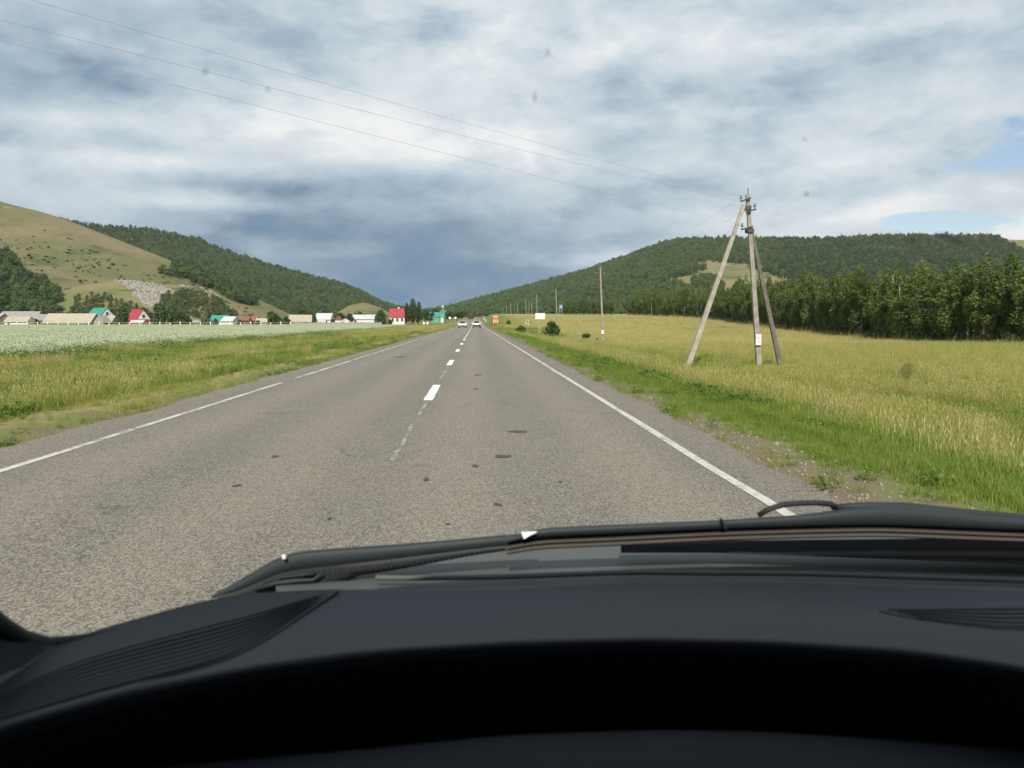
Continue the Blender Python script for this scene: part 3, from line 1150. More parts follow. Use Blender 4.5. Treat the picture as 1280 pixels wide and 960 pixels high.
r_ = np.random.default_rng(5)
gp = [grass_proto('green_tuft', blades(40, .12, .0035, .14, .6, r_), M['grass_green']),
      grass_proto('green_tuft', blades(36, .19, .0036, .15, .55, r_), M['grass_green']),
      grass_proto('green_tuft', blades(32, .27, .004, .17, .5, r_, head=.2), M['grass_green']),
      grass_proto('straw_tuft', blades(28, .38, .003, .2, .4, r_, head=.7, droop=.3), M['straw_dry']),
      grass_proto('straw_tuft', blades(24, .46, .003, .22, .4, r_, head=.8, droop=.3), M['grass_straw']),
      grass_proto('straw_tuft', blades(34, .24, .0032, .2, .6, r_, head=.3), M['grass_straw'])]
wq = []
for i in range(60):
    a = r_.uniform(0, 2 * PI)
    rad = .16 * math.sqrt(r_.random())
    wq.append((rad * math.cos(a), rad * math.sin(a), r_.uniform(.02, .26)))
gp.append(grass_proto('weed_clump', leaf_quads(np.array(wq) * np.array([1, 1, .7]), .026, r_, .8), M['weed']))
# broad swards for far ground: same blades, wider clumps
sw = [grass_proto('far_green_sward', blades(60, .22, .009, .55, .5, r_, seg=2), M['grass_green']),
      grass_proto('far_straw_sward', blades(60, .34, .008, .6, .4, r_, seg=2, head=.5), M['straw_dry']),
      grass_proto('far_mixed_sward', np.concatenate([blades(34, .24, .009, .6, .4, r_, seg=2), blades(24, .36, .007, .6, .3, r_, seg=2, head=.6)]), M['straw_dry'])]


def rect_pts(n, x0, x1, y0, y1):
    P = np.stack([rng.uniform(x0, x1, n), rng.uniform(y0, y1, n)], 1)
    return P


def in_view(P, m=320):
    x = 594 + 1000 * P[:, 0] / P[:, 1]
    return (x > -m) & (x < 1280 + m)


FEET = [tuple(at(857.5, 464, 35.6)[:2]), tuple(at(950, 458, 39)[:2]), tuple(at(975.5, 457, 40.4)[:2]), (at(754.3, 430, 89).x, 89.0)]


def sow(name, protos, P, choose, smin, smax, tilt=.12):
    Z = hz(P[:, 0], P[:, 1])
    n = len(P)
    s = rng.uniform(smin, smax, n)
    for fx, fy in FEET:                                   # grass kept short round the feet of the poles
        k_ = (np.abs(P[:, 0] - fx * P[:, 1] / fy) < .9) & (P[:, 1] > fy - 7) & (P[:, 1] < fy + .6)
        s = np.where(k_, s * .42, s)
    if callable(choose):
        idx, mul = choose(P, n)
        s = s * mul
    else:
        idx = rng.choice(len(choose), n, p=choose)
    return scatter(name, protos, np.column_stack([P, Z]), s, rng.uniform(0, 6.28, n), idx, tilt)


def right_choice(P, n):
    X, Y = P[:, 0], P[:, 1]
    nz = fbm(X * .35, Y * .2, 4)
    edge = X + (fbm(X * .25 + 7, Y * .12, 3) - .5) * 11
    p_straw = np.clip(sst(edge, 7.5, 21) * .62 + sst(Y, 22, 50) * .15 * sst(X, 9, 16) + (nz - .5) * 1.5, .05, .92)
    u = rng.random(n)
    st = u < p_straw
    idx = np.where(st, 3 + rng.integers(0, 3, n), rng.integers(0, 3, n))
    wd = (~st) & (fbm(X * .9 + 50, Y * .8, 3) > .6) & (rng.random(n) < .14)
    idx = np.where(wd, 6, idx)
    idx = np.where((X < 4.4) & (idx != 6), rng.integers(0, 2, n), idx)
    mul = np.where(X < 3.8, .7, 1.0)
    return idx, mul * (.6 + .6 * nz)


def verge_keep(P, edge, sgn, wide=1.15, path=0):
    """thin out over the gravel margin"""
    d = sgn * P[:, 0] - edge
    g = fbm(P[:, 0] * 1.1 + 3, P[:, 1] * .55, 4)
    bare = sst(d, .0, wide)
    k_ = np.clip(bare * 1.1 + (g - .5) * 2.6, 0.09, 1)
    if path:
        k_ = k_ * (1 - .8 * np.exp(-((-P[:, 0] - 6.0 - (fbm(P[:, 1] * .2, P[:, 1] * 0 + 60, 2) - .5) * 1.2) / .5) ** 2) * (g < .56))
    return rng.random(len(P)) < k_


P = rect_pts(64000, 2.7, 13, 5.0, 36)
P = P[in_view(P) & verge_keep(P, 2.8, 1)]
sow('verge_grass', gp, P, right_choice, .75, 1.25)
P = rect_pts(66000, 12, 48, 13, 72)
P = P[in_view(P)]
P = P[rng.random(len(P)) < np.clip(28 / P[:, 1], .3, 1)]
sow('meadow_grass', gp, P, right_choice, .8, 1.3)
P = rect_pts(16000, 3.0, 13, 34, 90)
P = P[in_view(P) & verge_keep(P, 2.9, 1)]
sow('verge_grass', gp, P, right_choice, .8, 1.3)


def far_right(P, n):
    X, Y = P[:, 0], P[:, 1]
    edge = X + (fbm(X * .12 + 7, Y * .06, 3) - .5) * 14
    ps = np.clip(sst(edge, 6, 17) * .88 + (fbm(X * .10, Y * .05, 3) - .5) * 1.3, .05, .95)
    u = rng.random(n)
    return np.where(u < ps, 1 + rng.integers(0, 2, n), 0), np.where(X < 5, .6, 1.0)


P = rect_pts(36000, 12, 70, 60, 270)
P = P[in_view(P)]
P = P[rng.random(len(P)) < np.clip(75 / P[:, 1], .2, 1)]
sow('meadow_grass', sw, P, far_right, .8, 1.3)
P = rect_pts(9000, 3.2, 14, 80, 260)
sow('verge_grass', sw, P, far_right, .7, 1.2)


def left_choice(P, n):
    X, Y = -P[:, 0], P[:, 1]
    nz = fbm(X * .4 + 90, Y * .25, 4)
    path = np.exp(-((X - 6.0 - (fbm(Y * .2, Y * 0 + 60, 2) - .5) * 1.2) / .55) ** 2)
    ps = np.clip(-.06 + (nz - .5) * 1.3 + path * .5, .02, .9)
    st = rng.random(n) < ps
    idx = np.where(st, 3 + rng.integers(0, 3, n), rng.integers(0, 3, n))
    idx = np.where((path > .4) & st, 5, idx)
    wd = (~st) & (fbm(X * .5 + 20, Y * .4, 3) > .58) & (rng.random(n) < .5)
    idx = np.where(wd, 6, idx)
    mul = np.where(path > .45, .42, 1.0) * np.where(X < 5.6, .55, 1.0)
    return idx, mul * (.6 + .6 * nz)


P = rect_pts(84000, -18.5, -4.8, 5, 46)
P = P[in_view(P) & verge_keep(P, 4.78, -1, .45, 1)]
sow('verge_grass', gp, P, left_choice, .6, .95)
P = rect_pts(34000, -18.5, -4.9, 44, 110)
P = P[in_view(P) & verge_keep(P, 4.8, -1, .5, 1)]
sow('verge_grass', gp, P, left_choice, .7, 1.05)


def far_left(P, n):
    ps = np.clip(.3 + (fbm(P[:, 0] * .15, P[:, 1] * .06, 3) - .5) * 1.2, .05, .95)
    return np.where(rng.random(n) < ps, 1 + rng.integers(0, 2, n), 0), np.where(P[:, 0] > -6.5, .6, 1.0)


P = rect_pts(9000, -18.5, -5.2, 100, 250)
sow('verge_grass', sw, P, far_left, .7, 1.2)

# pale flowering crop on the left
cq = []
fq = []
for i in range(120):
    a = r_.uniform(0, 2 * PI)
    rad = .5 * math.sqrt(r_.random())
    cq.append((rad * math.cos(a), rad * math.sin(a), r_.uniform(.05, .40)))
for i in range(110):
    a = r_.uniform(0, 2 * PI)
    rad = .5 * math.sqrt(r_.random())
    fq.append((rad * math.cos(a), rad * math.sin(a), r_.uniform(.36, .52)))
crop_p = []
for k in range(2):
    a = leaf_quads(np.array(cq), .040, r_, .5)
    b = leaf_quads(np.array(fq) + r_.normal(0, .03, (110, 3)), .019, r_, .6)
    me = quads_mesh('crop_clump', np.concatenate([a, b]), M['crop_leaf'])
    me.materials.append(M['crop_flower'])
    me.polygons.foreach_set('material_index', np.array([0] * len(a) + [1] * len(b), np.int32))
    crop_p.append(proto('crop_clump', me))
P = rect_pts(150000, -150, -17, 18, 212.5)
P = P[in_view(P, 40)]
ed = P[:, 0] + (fbm(P[:, 0] * .3, P[:, 1] * .2, 3) - .5) * 3.5
P = P[(ed < -18.0) & (rng.random(len(P)) < np.clip(70 / P[:, 1], .28, 1))]
dens = fbm(P[:, 0] * .03 + 4, P[:, 1] * .09, 4)
P = P[rng.random(len(P)) < np.clip(1.25 - 1.9 * np.clip(dens - .48, 0, 1) * 3, .25, 1)]
sow('field_crop', crop_p, P, [.5, .5], .75, 1.25, .08)

# pebbles on the gravel margin
P = rect_pts(5200, 2.62, 4.6, 5.2, 24)
P = P[rng.random(len(P)) < np.clip(1.2 - sst(P[:, 0], 2.7, 4.4) * 1.3, .02, 1)]
pebs = [rock_mesh(40 + i) for i in range(3)]
for p_ in pebs:
    p_.data.materials[0] = surf('brown_gravel', (.30, .265, .205), (.16, .14, .11), 1.2, .9) if p_ is pebs[0] else pebs[0].data.materials[0]
Z = hz(P[:, 0], P[:, 1])
scatter('gravel', pebs, np.column_stack([P, Z]), .006 + .016 * rng.random(len(P)) ** 2.5, rng.uniform(0, 6.28, len(P)), rng.integers(0, 3, len(P)), .6)

# ------------------------------------------------------------------ tree belt on the right
belt_line = [(30, 46.5), (72, 50.2), (137, 56.5), (190, 63), (244, 70), (300, 69), (345, 66)]
bl_y, bl_x = [b[0] for b in belt_line], [b[1] for b in belt_line]
belt_protos = []
for i in range(9):
    bark = M['birch_bark'] if i % 3 == 0 else M['bark']
    belt_protos.append(tree_meshes('tree', 'belt', 500 + i, M['leaf_belt'], bark, 4200) + (i % 3 == 0,))
belt_n = 0


def plant_tree(x, y, ms, s, label, cat='tree', group=None, z=None, name='tree', trunk=True):
    o = empty(name, (x, y, (h1(x, y) if z is None else z) - .05), random.uniform(0, 6.28))
    o.scale = s if isinstance(s, tuple) else (s, s, s)
    tag(o, label, cat, group)
    if trunk:
        link(bpy.data.objects.new('trunk', ms[0]), o)
    link(bpy.data.objects.new('crown', ms[1]), o)
    return o


for row, (off, step) in enumerate(((0, 1.85), (2.6, 2.5), (5.5, 3.2))):
    yy = 46.0 + row
    while yy < 345:
        xx = float(np.interp(yy, bl_y, bl_x)) + off + random.uniform(-.7, .7)
        k = random.randrange(9)
        hgt = 1.0 + .13 * (vn(yy * .11, row * 5.0) - .5) * 2 + random.uniform(-.17, .13)
        hgt *= .97 - .06 * float(sst(yy, 120, 60))
        if random.random() < .10:
            hgt *= 1.12
        lab = ('pale barked slender birch in the planted tree belt beyond the dry meadow' if belt_protos[k][2]
               else 'dark barked leafy tree in the planted tree belt beyond the dry meadow')
        wd_ = random.uniform(1.0, 1.3)
        plant_tree(xx, yy, belt_protos[k], (wd_, wd_, hgt), lab, group='birches of the tree belt' if belt_protos[k][2] else 'leafy trees of the tree belt')
        belt_n += 1
        yy += step * random.uniform(.75, 1.25) * (1 if yy < 150 else 1.45 if yy < 240 else 2.0)
# low undergrowth under the belt
P = []
for i in range(6500):
    yy = 44 + 300 * random.random() ** 1.4
    P.append((float(np.interp(yy, bl_y, bl_x)) + random.uniform(-1.4, 8.5), yy))
P = np.array(P)
und = bush_c[:2]
scatter('undergrowth', [sw[0], sw[2]] + lights[:1], np.column_stack([P, hz(P[:, 0], P[:, 1])]), np.where(np.arange(len(P)) % 9 == 0, .16, rng.uniform(1.6, 3.4, len(P))), rng.uniform(0, 6.28, len(P)),
        np.where(np.arange(len(P)) % 9 == 0, 2, rng.integers(0, 2, len(P))), .1)
# the young thicket further on, past a gap in the belt
thick = [tree_meshes('thicket_tree', 'belt', 540 + i, M['leaf_wood'], M['bark'], 2600) for i in range(3)]
for i in range(34):
    px_ = 706 + (766 - 706) * (i / 33) + random.uniform(-1.5, 1.5)
    yy = 340 + random.uniform(-3, 10)
    xx = U(px_) * yy
    s = random.uniform(.62, .82)
    plant_tree(xx, yy, thick[i % 3], (s * 1.4, s * 1.4, s), 'low bushy young tree in the thicket left of the tree belt, behind the tall pole', group='young trees of the far thicket')


# ------------------------------------------------------------------ shrubs and village trees
def bush_mesh(name, seed, lmat, n=900, w_=1.0, h_=1.0, sz=.085):
    r = np.random.default_rng(seed)
    q = random.Random(seed)
    lobes = []
    t = MB()
    for i in range(14):
        a = q.uniform(0, 2 * PI)
        rad = q.uniform(.1, .75) * w_
        rr = q.uniform(.28, .5)
        zz = q.uniform(.25, 1.0) * h_ * (1.05 - .45 * rad / w_)
        c = (rad * math.cos(a), rad * math.sin(a), zz)
        lobes.append((*c, rr * w_, rr * w_, rr * h_ * .8))
        t.tube([(c[0] * .15, c[1] * .15, -.1), c], [.03, .008], 5, caps=False)
    C, d = crown_points(lobes, n, r)
    C = np.where(C[:, 2:3] < .03, C * np.array([1, 1, 0]) + np.array([0, 0, .05]), C)
    return mesh_of(name + '_stem', t.v, t.f, M['bark'], True), quads_mesh(name + '_foliage', leaf_quads(C, sz, r, .25, d, .35), lmat)


bms = [bush_mesh('shrub', 700 + i, M['leaf_bush']) for i in range(4)]


def shrub(x, ybase, Y, wpx, hpx, ms, label, z=None, group=None):
    X = U(x) * Y
    zz = h1(X, Y) if z is None else z
    wr, hr = wpx / 1000 * Y / 2.1, hpx / 1000 * Y / 1.08
    o = empty('shrub', (X, Y, zz - .03), random.uniform(0, 6.28))
    o.scale = (wr, wr, hr)
    tag(o, label, 'shrub', group)
    link(bpy.data.objects.new('stem', ms[0]), o)
    link(bpy.data.objects.new('foliage', ms[1]), o)
    return o


shrub(690, 420, 112, 25, 19, bms[0], 'dense upright shrub close behind the white roadside board')
shrub(652, 418, 118, 17, 10, bms[1], 'low spreading shrub just short of the white roadside board')
shrub(665, 420, 112, 14, 5, bms[2], 'flat creeping shrub at the foot of the white roadside board')
shrub(635.5, 408, 175, 8, 6, bms[3], 'small round dark shrub on the verge beyond the white board')
shrub(732, 420, 104, 15, 8, bms[2], 'low green shrub in the meadow near the tall single pole')
shrub(747, 424, 96, 6, 5, bms[3], 'tiny tuft-like shrub right beside the tall single pole')
# village greenery
rb = bush_mesh('village_bush', 720, M['leaf_bush'], 1300, sz=.08)
rb2 = bush_mesh('village_bush', 721, M['leaf_dark'], 1300, sz=.08)
rb3 = bush_mesh('village_bush', 722, M['leaf_light'], 1300, sz=.08)
shrub(153, 405, 222, 21, 22, rb2, 'rounded dark bush between the teal roofed and red roofed houses')
shrub(198, 405, 222, 30, 25, rb2, 'large dark bush right of the red roofed gabled house')
shrub(221, 405, 221, 30, 19, rb, 'lighter green bush touching the large dark bush by the red roof')
shrub(343, 406, 250, 22, 14, rb, 'green bush between the brown sheds and the tan roofed house')
shrub(393, 405, 260, 9, 11, rb2, 'dark bush between the tan roofed house and white houses')
shrub(476, 407, 296, 18, 16, rb2, 'dark bush between the long white barn and the red roofed house')
shrub(255, 401, 262, 20, 12, rb3, 'pale willow bush behind the low grey sheds')
shrub(310, 402, 275, 22, 12, rb3, 'pale green bush behind the brown village sheds')
shrub(262, 397, 290, 16, 14, rb2, 'dark bush behind the small teal roofed shed')
shrub(36, 394, 275, 60, 14, rb2, 'wide dark bush behind the long slate roofed house')
shrub(92, 392, 285, 40, 14, rb2, 'broad dark bush behind the long tan roofed barn')
shrub(424, 398, 320, 26, 12, rb2, 'dark bush behind the white village houses')
shrub(588, 399, 420, 12, 5, rb3, 'light green bush beside the road where it climbs away')
shrub(610, 398, 430, 16, 4, rb3, 'low light bush on the verge by the distant guard rail')
for (x, yb, Y, wp, hp, ms_, lab) in [
        (8, 400, 232, 18, 9, rb, 'green bush between the first shed and the pale outbuilding'),
        (45, 402, 228, 12, 8, rb2, 'small dark bush beside the slate blue shed'),
        (104, 396, 262, 26, 17, rb, 'green bush behind the right end of the long tan barn'),
        (142, 396, 262, 20, 17, rb2, 'dark bush right behind the teal roofed house'),
        (181, 396, 262, 26, 20, rb, 'green bush behind the red roofed gabled house'),
        (233, 405, 219, 16, 12, rb2, 'small dark bush next to the low grey plank shed'),
        (270, 404, 240, 10, 8, rb2, 'small bush left of the white washed shed'),
        (299, 404, 246, 10, 7, rb, 'small green bush right of the white washed shed'),
        (322, 405, 244, 12, 6, rb2, 'low dark bush in front of the reddish brown hut'),
        (357, 405, 254, 14, 10, rb2, 'dark bush left of the tan roofed grey gabled house'),
        (386, 400, 285, 16, 15, rb, 'green bush behind the tan roofed grey gabled house'),
        (416, 405, 262, 8, 7, rb, 'small green bush before the white cottage'),
        (437, 400, 292, 14, 12, rb2, 'dark bush left of the long white barn'),
        (466, 399, 320, 20, 11, rb, 'green bush behind the right end of the long white barn'),
        (488, 406, 286, 8, 6, rb, 'low green bush in front of the red roofed white house')]:
    shrub(x, yb, Y, wp, hp, ms_, lab)
pop = tree_meshes('poplar', 'poplar', 610, M['leaf_bush'], M['bark'], 3200)
rnd_t = tree_meshes('round_tree', 'round', 620, M['leaf_dark'], M['bark'], 3200)
for (px_, Y, s, ms, lab) in [
        (508, 305, (.75, .75, .80), pop, 'narrow tree leftmost of the dark clump beside the red roofed white house'),
        (516, 303, (.85, .85, .95), pop, 'tallest narrow tree of the dark clump beside the red roofed white house'),
        (523, 306, (.8, .8, .84), pop, 'narrow tree rightmost of the dark clump beside the red roofed white house'),
        (513, 301, (.7, .7, .72), rnd_t, 'broad low tree in front of the narrow trees by the red roof'),
        (531, 330, (.95, .95, .80), rnd_t, 'round dark tree just left of the green church'),
        (540, 345, (.9, .9, .62), rnd_t, 'low dark tree behind the green church nave'),
        (562, 372, (1.0, 1.0, .68), rnd_t, 'dark round tree to the right of the green church'),
        (571, 385, (1.0, 1.0, .6), rnd_t, 'dark tree behind the two round road signs'),
        (546, 400, (1.2, 1.2, .9), rnd_t, 'dark tree farthest behind the green church'),
        (578, 420, (1.2, 1.2, .6), rnd_t, 'dark roadside tree beyond the oncoming white car'),
        (10, 262, (1.5, 1.5, .75), rnd_t, 'wide dark tree behind the grey sheds at the edge of the village'),
        (66, 268, (1.3, 1.3, .7), rnd_t, 'dark tree behind the slate blue gabled shed'),
        (151, 256, (.75, .75, .78), rnd_t, 'round dark tree between the teal and red roofed houses'),
        (205, 250, (.95, .95, .80), rnd_t, 'broad dark tree right of the red roofed gabled house'),
        (226, 246, (.7, .7, .62), rnd_t, 'smaller round tree at the right edge of the big bushes by the red roof'),
        (340, 290, (.8, .8, .66), rnd_t, 'round tree behind the tan hut and green bush in mid village'),
        (78, 262, (.9, .9, .62), rnd_t, 'round tree behind the left end of the long tan barn'),
        (437, 300, (.6, .6, .55), rnd_t, 'small round tree between the white huts and the long white barn'),
        (475, 308, (.75, .75, .62), rnd_t, 'round tree between the long white barn and the red roofed white house'),
        (448, 360, (1.0, 1.0, .7), rnd_t, 'dark tree behind the long white barn'),
        (378, 330, (1.0, 1.0, .85), rnd_t, 'dark tree behind the tan roofed house'),
        (408, 345, (1.1, 1.1, .8), rnd_t, 'dark tree behind the white village houses')]:
    plant_tree(U(px_) * Y, Y, ms, s, lab)


# ------------------------------------------------------------------ village houses
def house(name, cat, label, xm, Y, L, W, h_eave, h_ridge, rot, wall, roof, gable=None, windows=(), z=None, over=.35, chimney=False, door=None, skirt=None):
    """ridge runs along local X; front long wall faces -Y before turning by rot degrees"""
    X = U(xm) * Y
    o = empty(name, (X, Y, (h1(X, Y) if z is None else z)), R(rot))
    tag(o, label, cat)
    l, wd = L / 2, W / 2
    MB().box((-l, -wd, -.5), (l, wd, h_eave)).build('wall', wall, o)
    for sgn in (-1, 1):
        g = MB().prism([(sgn * (l - .02), -wd, h_eave + .002), (sgn * (l - .02), wd, h_eave + .002), (sgn * (l - .02), 0, h_ridge - .06)], (-sgn * .12, 0, 0))
        g.build('gable', gable or wall, o)
    rf = MB()
    for sgn in (-1, 1):
        e = sgn * (wd + over)
        ze = h_eave - over * (h_ridge - h_eave) / wd
        P4_ = [(-l - .12, 0, h_ridge), (l + .12, 0, h_ridge), (l + .12, e, ze), (-l - .12, e, ze)]
        rf.prism(P4_, (0, 0, .10))
    r_o = rf.build('roof', roof, o)
    if chimney:
        MB().box((l * .3 - .25, .2, h_ridge - .6), (l * .3 + .25, .7, h_ridge + .7)).build('chimney', M['whitewash'], r_o)
    for (side, u, v, ww, hh) in windows:
        fr = MB()
        pn = MB()
        if side == 'f':
            fr.box((u - ww / 2 - .1, -wd - .07, v - .1), (u + ww / 2 + .1, -wd + .02, v + hh + .1))
            pn.box((u - ww / 2, -wd - .09, v), (u + ww / 2, -wd - .04, v + hh))
        else:
            fr.box((l - .02, u - ww / 2 - .1, v - .1), (l + .07, u + ww / 2 + .1, v + hh + .1))
            pn.box((l + .04, u - ww / 2, v), (l + .09, u + ww / 2, v + hh))
        f_o = fr.build('window', M['white'], o)
        pn.build('pane', M['pane'], f_o)
    if door:
        MB().box((door - .5, -wd - .06, 0), (door + .5, -wd + .02, 2.0)).build('door', M['wood_brown'], o)
    return o


house('shed', 'shed', 'grey village shed with tan roof edge, first at the end of the row', -2, 226, 4.5, 5, 1.9, 3.4, -20, M['wood_old'], M['roof_tan'])
house('house', 'house', 'long low village house under a weathered slate roof', 28, 240, 10.5, 7, 1.9, 4.1, 2, M['wood_old'], M['roof_slate'], door=2.0)
house('outbuilding', 'shed', 'small pale roofed outbuilding in front of the slate roofed house', 25, 222, 6.2, 3.6, 1.4, 2.6, -3, M['whitewash'], M['roof_tan'], windows=(('f', -2.0, .5, .6, .6),))
house('shed', 'shed', 'slate blue roofed shed beside the long tan barn', 57, 232, 4.0, 4.2, 1.8, 3.3, 20, M['wood_old'], M['roof_slate'])
house('barn', 'barn', 'long barn with weathered tan roof and brown board wall', 91, 226, 13.2, 6, 1.1, 3.5, -4, M['wood_brown'], M['roof_tan'], windows=(('f', 3.0, .3, .8, .6),))
house('house', 'house', 'teal roofed house with a white gable end', 126, 244, 6.2, 5.2, 2.7, 5.2, -32, M['whitewash'], M['roof_green'], M['white'], windows=(('s', 0, 3.2, .8, .8),))
house('shed', 'shed', 'small dark gabled shed in front of the teal roofed house', 128, 224, 2.8, 3.2, 1.3, 3.0, 72, M['wood_old'], M['roof_slate'], M['wood_old'])
house('shed', 'shed', 'tan roofed lean shed right of the teal roofed house', 138, 227, 3.0, 3.6, 1.4, 2.9, -6, M['wood_old'], M['roof_tan'])
house('house', 'house', 'red roofed house with a bright white gable end', 173, 238, 5.0, 4.6, 1.9, 4.7, -35, M['roof_red'], M['roof_red'], M['white'], windows=(('s', 0, 2.4, .8, .9),))
house('porch', 'shed', 'low pale porch hut in front of the red roofed gabled house', 173, 223, 3.4, 2.6, 1.1, 1.7, 0, M['whitewash'], M['roof_white'])
house('shed', 'shed', 'low grey plank shed right of the big village bushes', 243, 228, 3.0, 3.0, 1.0, 1.7, 5, M['wood_old'], M['roof_slate'])
house('house', 'house', 'small white house under a teal roof behind a white shed', 276, 272, 6.0, 4.2, 1.5, 3.2, -12, M['whitewash'], M['roof_green'])
house('shed', 'shed', 'white washed shed with pale tin roof in front of the small teal roof', 288, 248, 4.0, 3.6, 1.5, 2.7, -15, M['white'], M['roof_white'], M['white'])
house('shed', 'shed', 'brown board shed right of the white washed shed', 304, 258, 4.2, 3.8, 1.6, 2.8, 6, M['wood_brown'], M['wood_brown'])
house('shed', 'shed', 'reddish brown hut among pale bushes in mid village', 317, 262, 3.2, 3.0, 1.6, 2.7, -10, M['wood_brown'], surf('rust_red_roof', (.28, .10, .07), (.2, .08, .05), 2, .8))
house('shed', 'shed', 'tan roofed hut right of the reddish brown hut', 328, 256, 3.4, 3.0, 1.2, 2.2, 4, M['wood_old'], M['roof_tan'])
house('house', 'house', 'tan hipped looking roof house with a grey gable at its end', 376, 262, 7.0, 5.5, 1.3, 3.3, 8, M['wood_old'], M['roof_tan'], windows=(('f', 1.5, .5, .6, .6),))
house('house', 'house', 'tall white house with pale roof, first of the white group', 406, 276, 5.4, 4.4, 2.0, 3.9, -8, M['white'], M['roof_white'], windows=(('f', -1.2, .7, .8, .9), ('f', 1.2, .7, .8, .9)))
house('shed', 'shed', 'low white hut in front of the tall white house', 402, 264, 2.6, 2.4, .9, 1.5, 10, M['white'], M['roof_white'])
house('house', 'house', 'white walled cottage with rust red roof among the white houses', 423, 278, 3.8, 3.6, 1.4, 3.2, -78, M['white'], surf('dull_red_roof', (.30, .09, .08), (.24, .07, .06), 2, .7), M['wood_brown'])
house('shed', 'shed', 'white gabled lean hut just left of the long white barn', 432, 270, 2.8, 2.6, 1.1, 2.0, -70, M['white'], M['roof_white'])
house('barn', 'barn', 'long white barn with pale tin roof', 455, 300, 9.0, 6, 1.9, 3.4, -6, M['white'], M['roof_white'], door=-2.5)
house('house', 'house', 'red roofed white house with dark windows near the road', 496, 296, 5.2, 5.0, 2.9, 5.6, 10, M['whitewash'], M['roof_red'], M['white'],
      windows=(('f', -1.7, 1.0, .8, 1.2), ('f', 0, 1.0, .8, 1.2), ('f', 1.7, 1.0, .8, 1.2)), chimney=True)

# church
cx_, cY = 548, 345
ch = empty('church', (U(cx_) * cY, cY, h1(U(cx_) * cY, cY)), R(-14))
tag(ch, 'small green wooden church with a domed bell tower beside the road', 'church')
MB().box((-3.6, -1.8, -.5), (1.0, 1.8, 2.6)).build('nave', M['church'], ch)
nr = MB()
for sgn in (-1, 1):
    nr.prism([(-3.8, 0, 4.4), (1.0, 0, 4.4), (1.0, sgn * 2.1, 2.45), (-3.8, sgn * 2.1, 2.45)], (0, 0, .1))
nr.build('roof', M['roof_green'], ch)
MB().box((1.01, -1.1, -.5), (3.0, 1.1, 4.6)).build('tower', M['church'], ch)
MB().lathe([(1.75, 4.6), (.7, 5.5), (.55, 5.6)], (2.0, 0, 0), 4).build('tower_roof', M['roof_green'], ch)
dm = MB().lathe([(.42, 5.6), (.42, 6.3), (.5, 6.35), (.62, 6.65), (.52, 6.95), (.22, 7.2), (.06, 7.5)], (2.0, 0, 0), 12).build('dome', M['dome_gold'], ch, True)
MB().box((1.96, -.04, 7.45), (2.04, .04, 8.2)).box((1.75, -.03, 7.85), (2.25, .03, 7.92)).build('cross', M['dome_gold'], dm)
for u in (-2.6, -1.2):
    f = MB().box((u - .35, -1.86, .9), (u + .35, -1.75, 2.0)).build('window', M['white'], ch)
    MB().box((u - .25, -1.89, 1.0), (u + .25, -1.84, 1.9)).build('pane', M['pane'], f)
MB().box((1.55, -1.17, 0), (2.45, -1.05, 2.0)).build('door', M['white'], ch)
f = MB().box((1.6, -1.17, 3.0), (2.4, -1.05, 4.2)).build('window', M['white'], ch)
MB().box((1.72, -1.2, 3.1), (2.28, -1.15, 4.1)).build('pane', M['pane'], f)

# fence along the far edge of the crop
fe = empty('fence', (U(120) * 214, 214, 0))
tag(fe, 'long weathered rail fence between the pale crop and the village', 'fence')
pm = None
X0 = fe.location.x
xs = np.arange(-150, -47, 2.6)
for i, X in enumerate(xs):
    Yf = 214.0
    zz = h1(X, Yf)
    if pm is None:
        b = MB().box((-.10, -.10, -.3), (.10, .10, 1.35))
        pm = mesh_of('post', b.v, b.f, M['whitewash'])
    p_ = bpy.data.objects.new('post', pm)
    link(p_, fe)
    p_.location = (X - X0, Yf - 214, zz)
    p_.scale = (1, 1, random.uniform(.85, 1.12))
    if i:
        pz = h1(xs[i - 1], Yf)
        rl = MB()
        for hgt in (.65, 1.1):
            rl.tube([(xs[i - 1] - X0, Yf - 214 + .1, pz + hgt), (X - X0, Yf - 214 + .1, zz + hgt + random.uniform(-.06, .06))], .05, 5)
        q = rl.build('rail', M['wood_old'], fe)
# boarded yard fence behind the white houses
bf = empty('board_fence', (U(440) * 258, 258, 0))
tag(bf, 'grey board yard fence in front of the white houses and long barn', 'fence')
bmsh = None
for i in range(74):
    px_ = 358 + i * 1.62
    X = U(px_) * 258
    if bmsh is None:
        b = MB().box((-.2, -.02, -.3), (.2, .02, .95))
        bmsh = mesh_of('board', b.v, b.f, M['wood_old'])
    p_ = bpy.data.objects.new('board', bmsh)
    link(p_, bf)
    p_.location = (X - bf.location.x, 0, h1(X, 258))
    p_.scale = (1, 1, random.uniform(.8, 1.15))


# ------------------------------------------------------------------ poles and wires
def square_taper(mb, a, b, wa, wb, flat=.8):
    mb.tube([a, b], [wa * .7, wb * .7], 4, flat=flat, up=(0, 1, 0))
    return mb


def insul(mb_pos, parent):
    b = MB().lathe([(.018, -.10), (.018, 0), (.065, .0), (.075, .05), (.05, .09), (.065, .13), (.03, .17), (.0101, .18)], mb_pos, 10)
    return b.build('insulator', M['glass_ins'], parent, True)


def wp(x, y, Y):
    return at(x, y, Y)


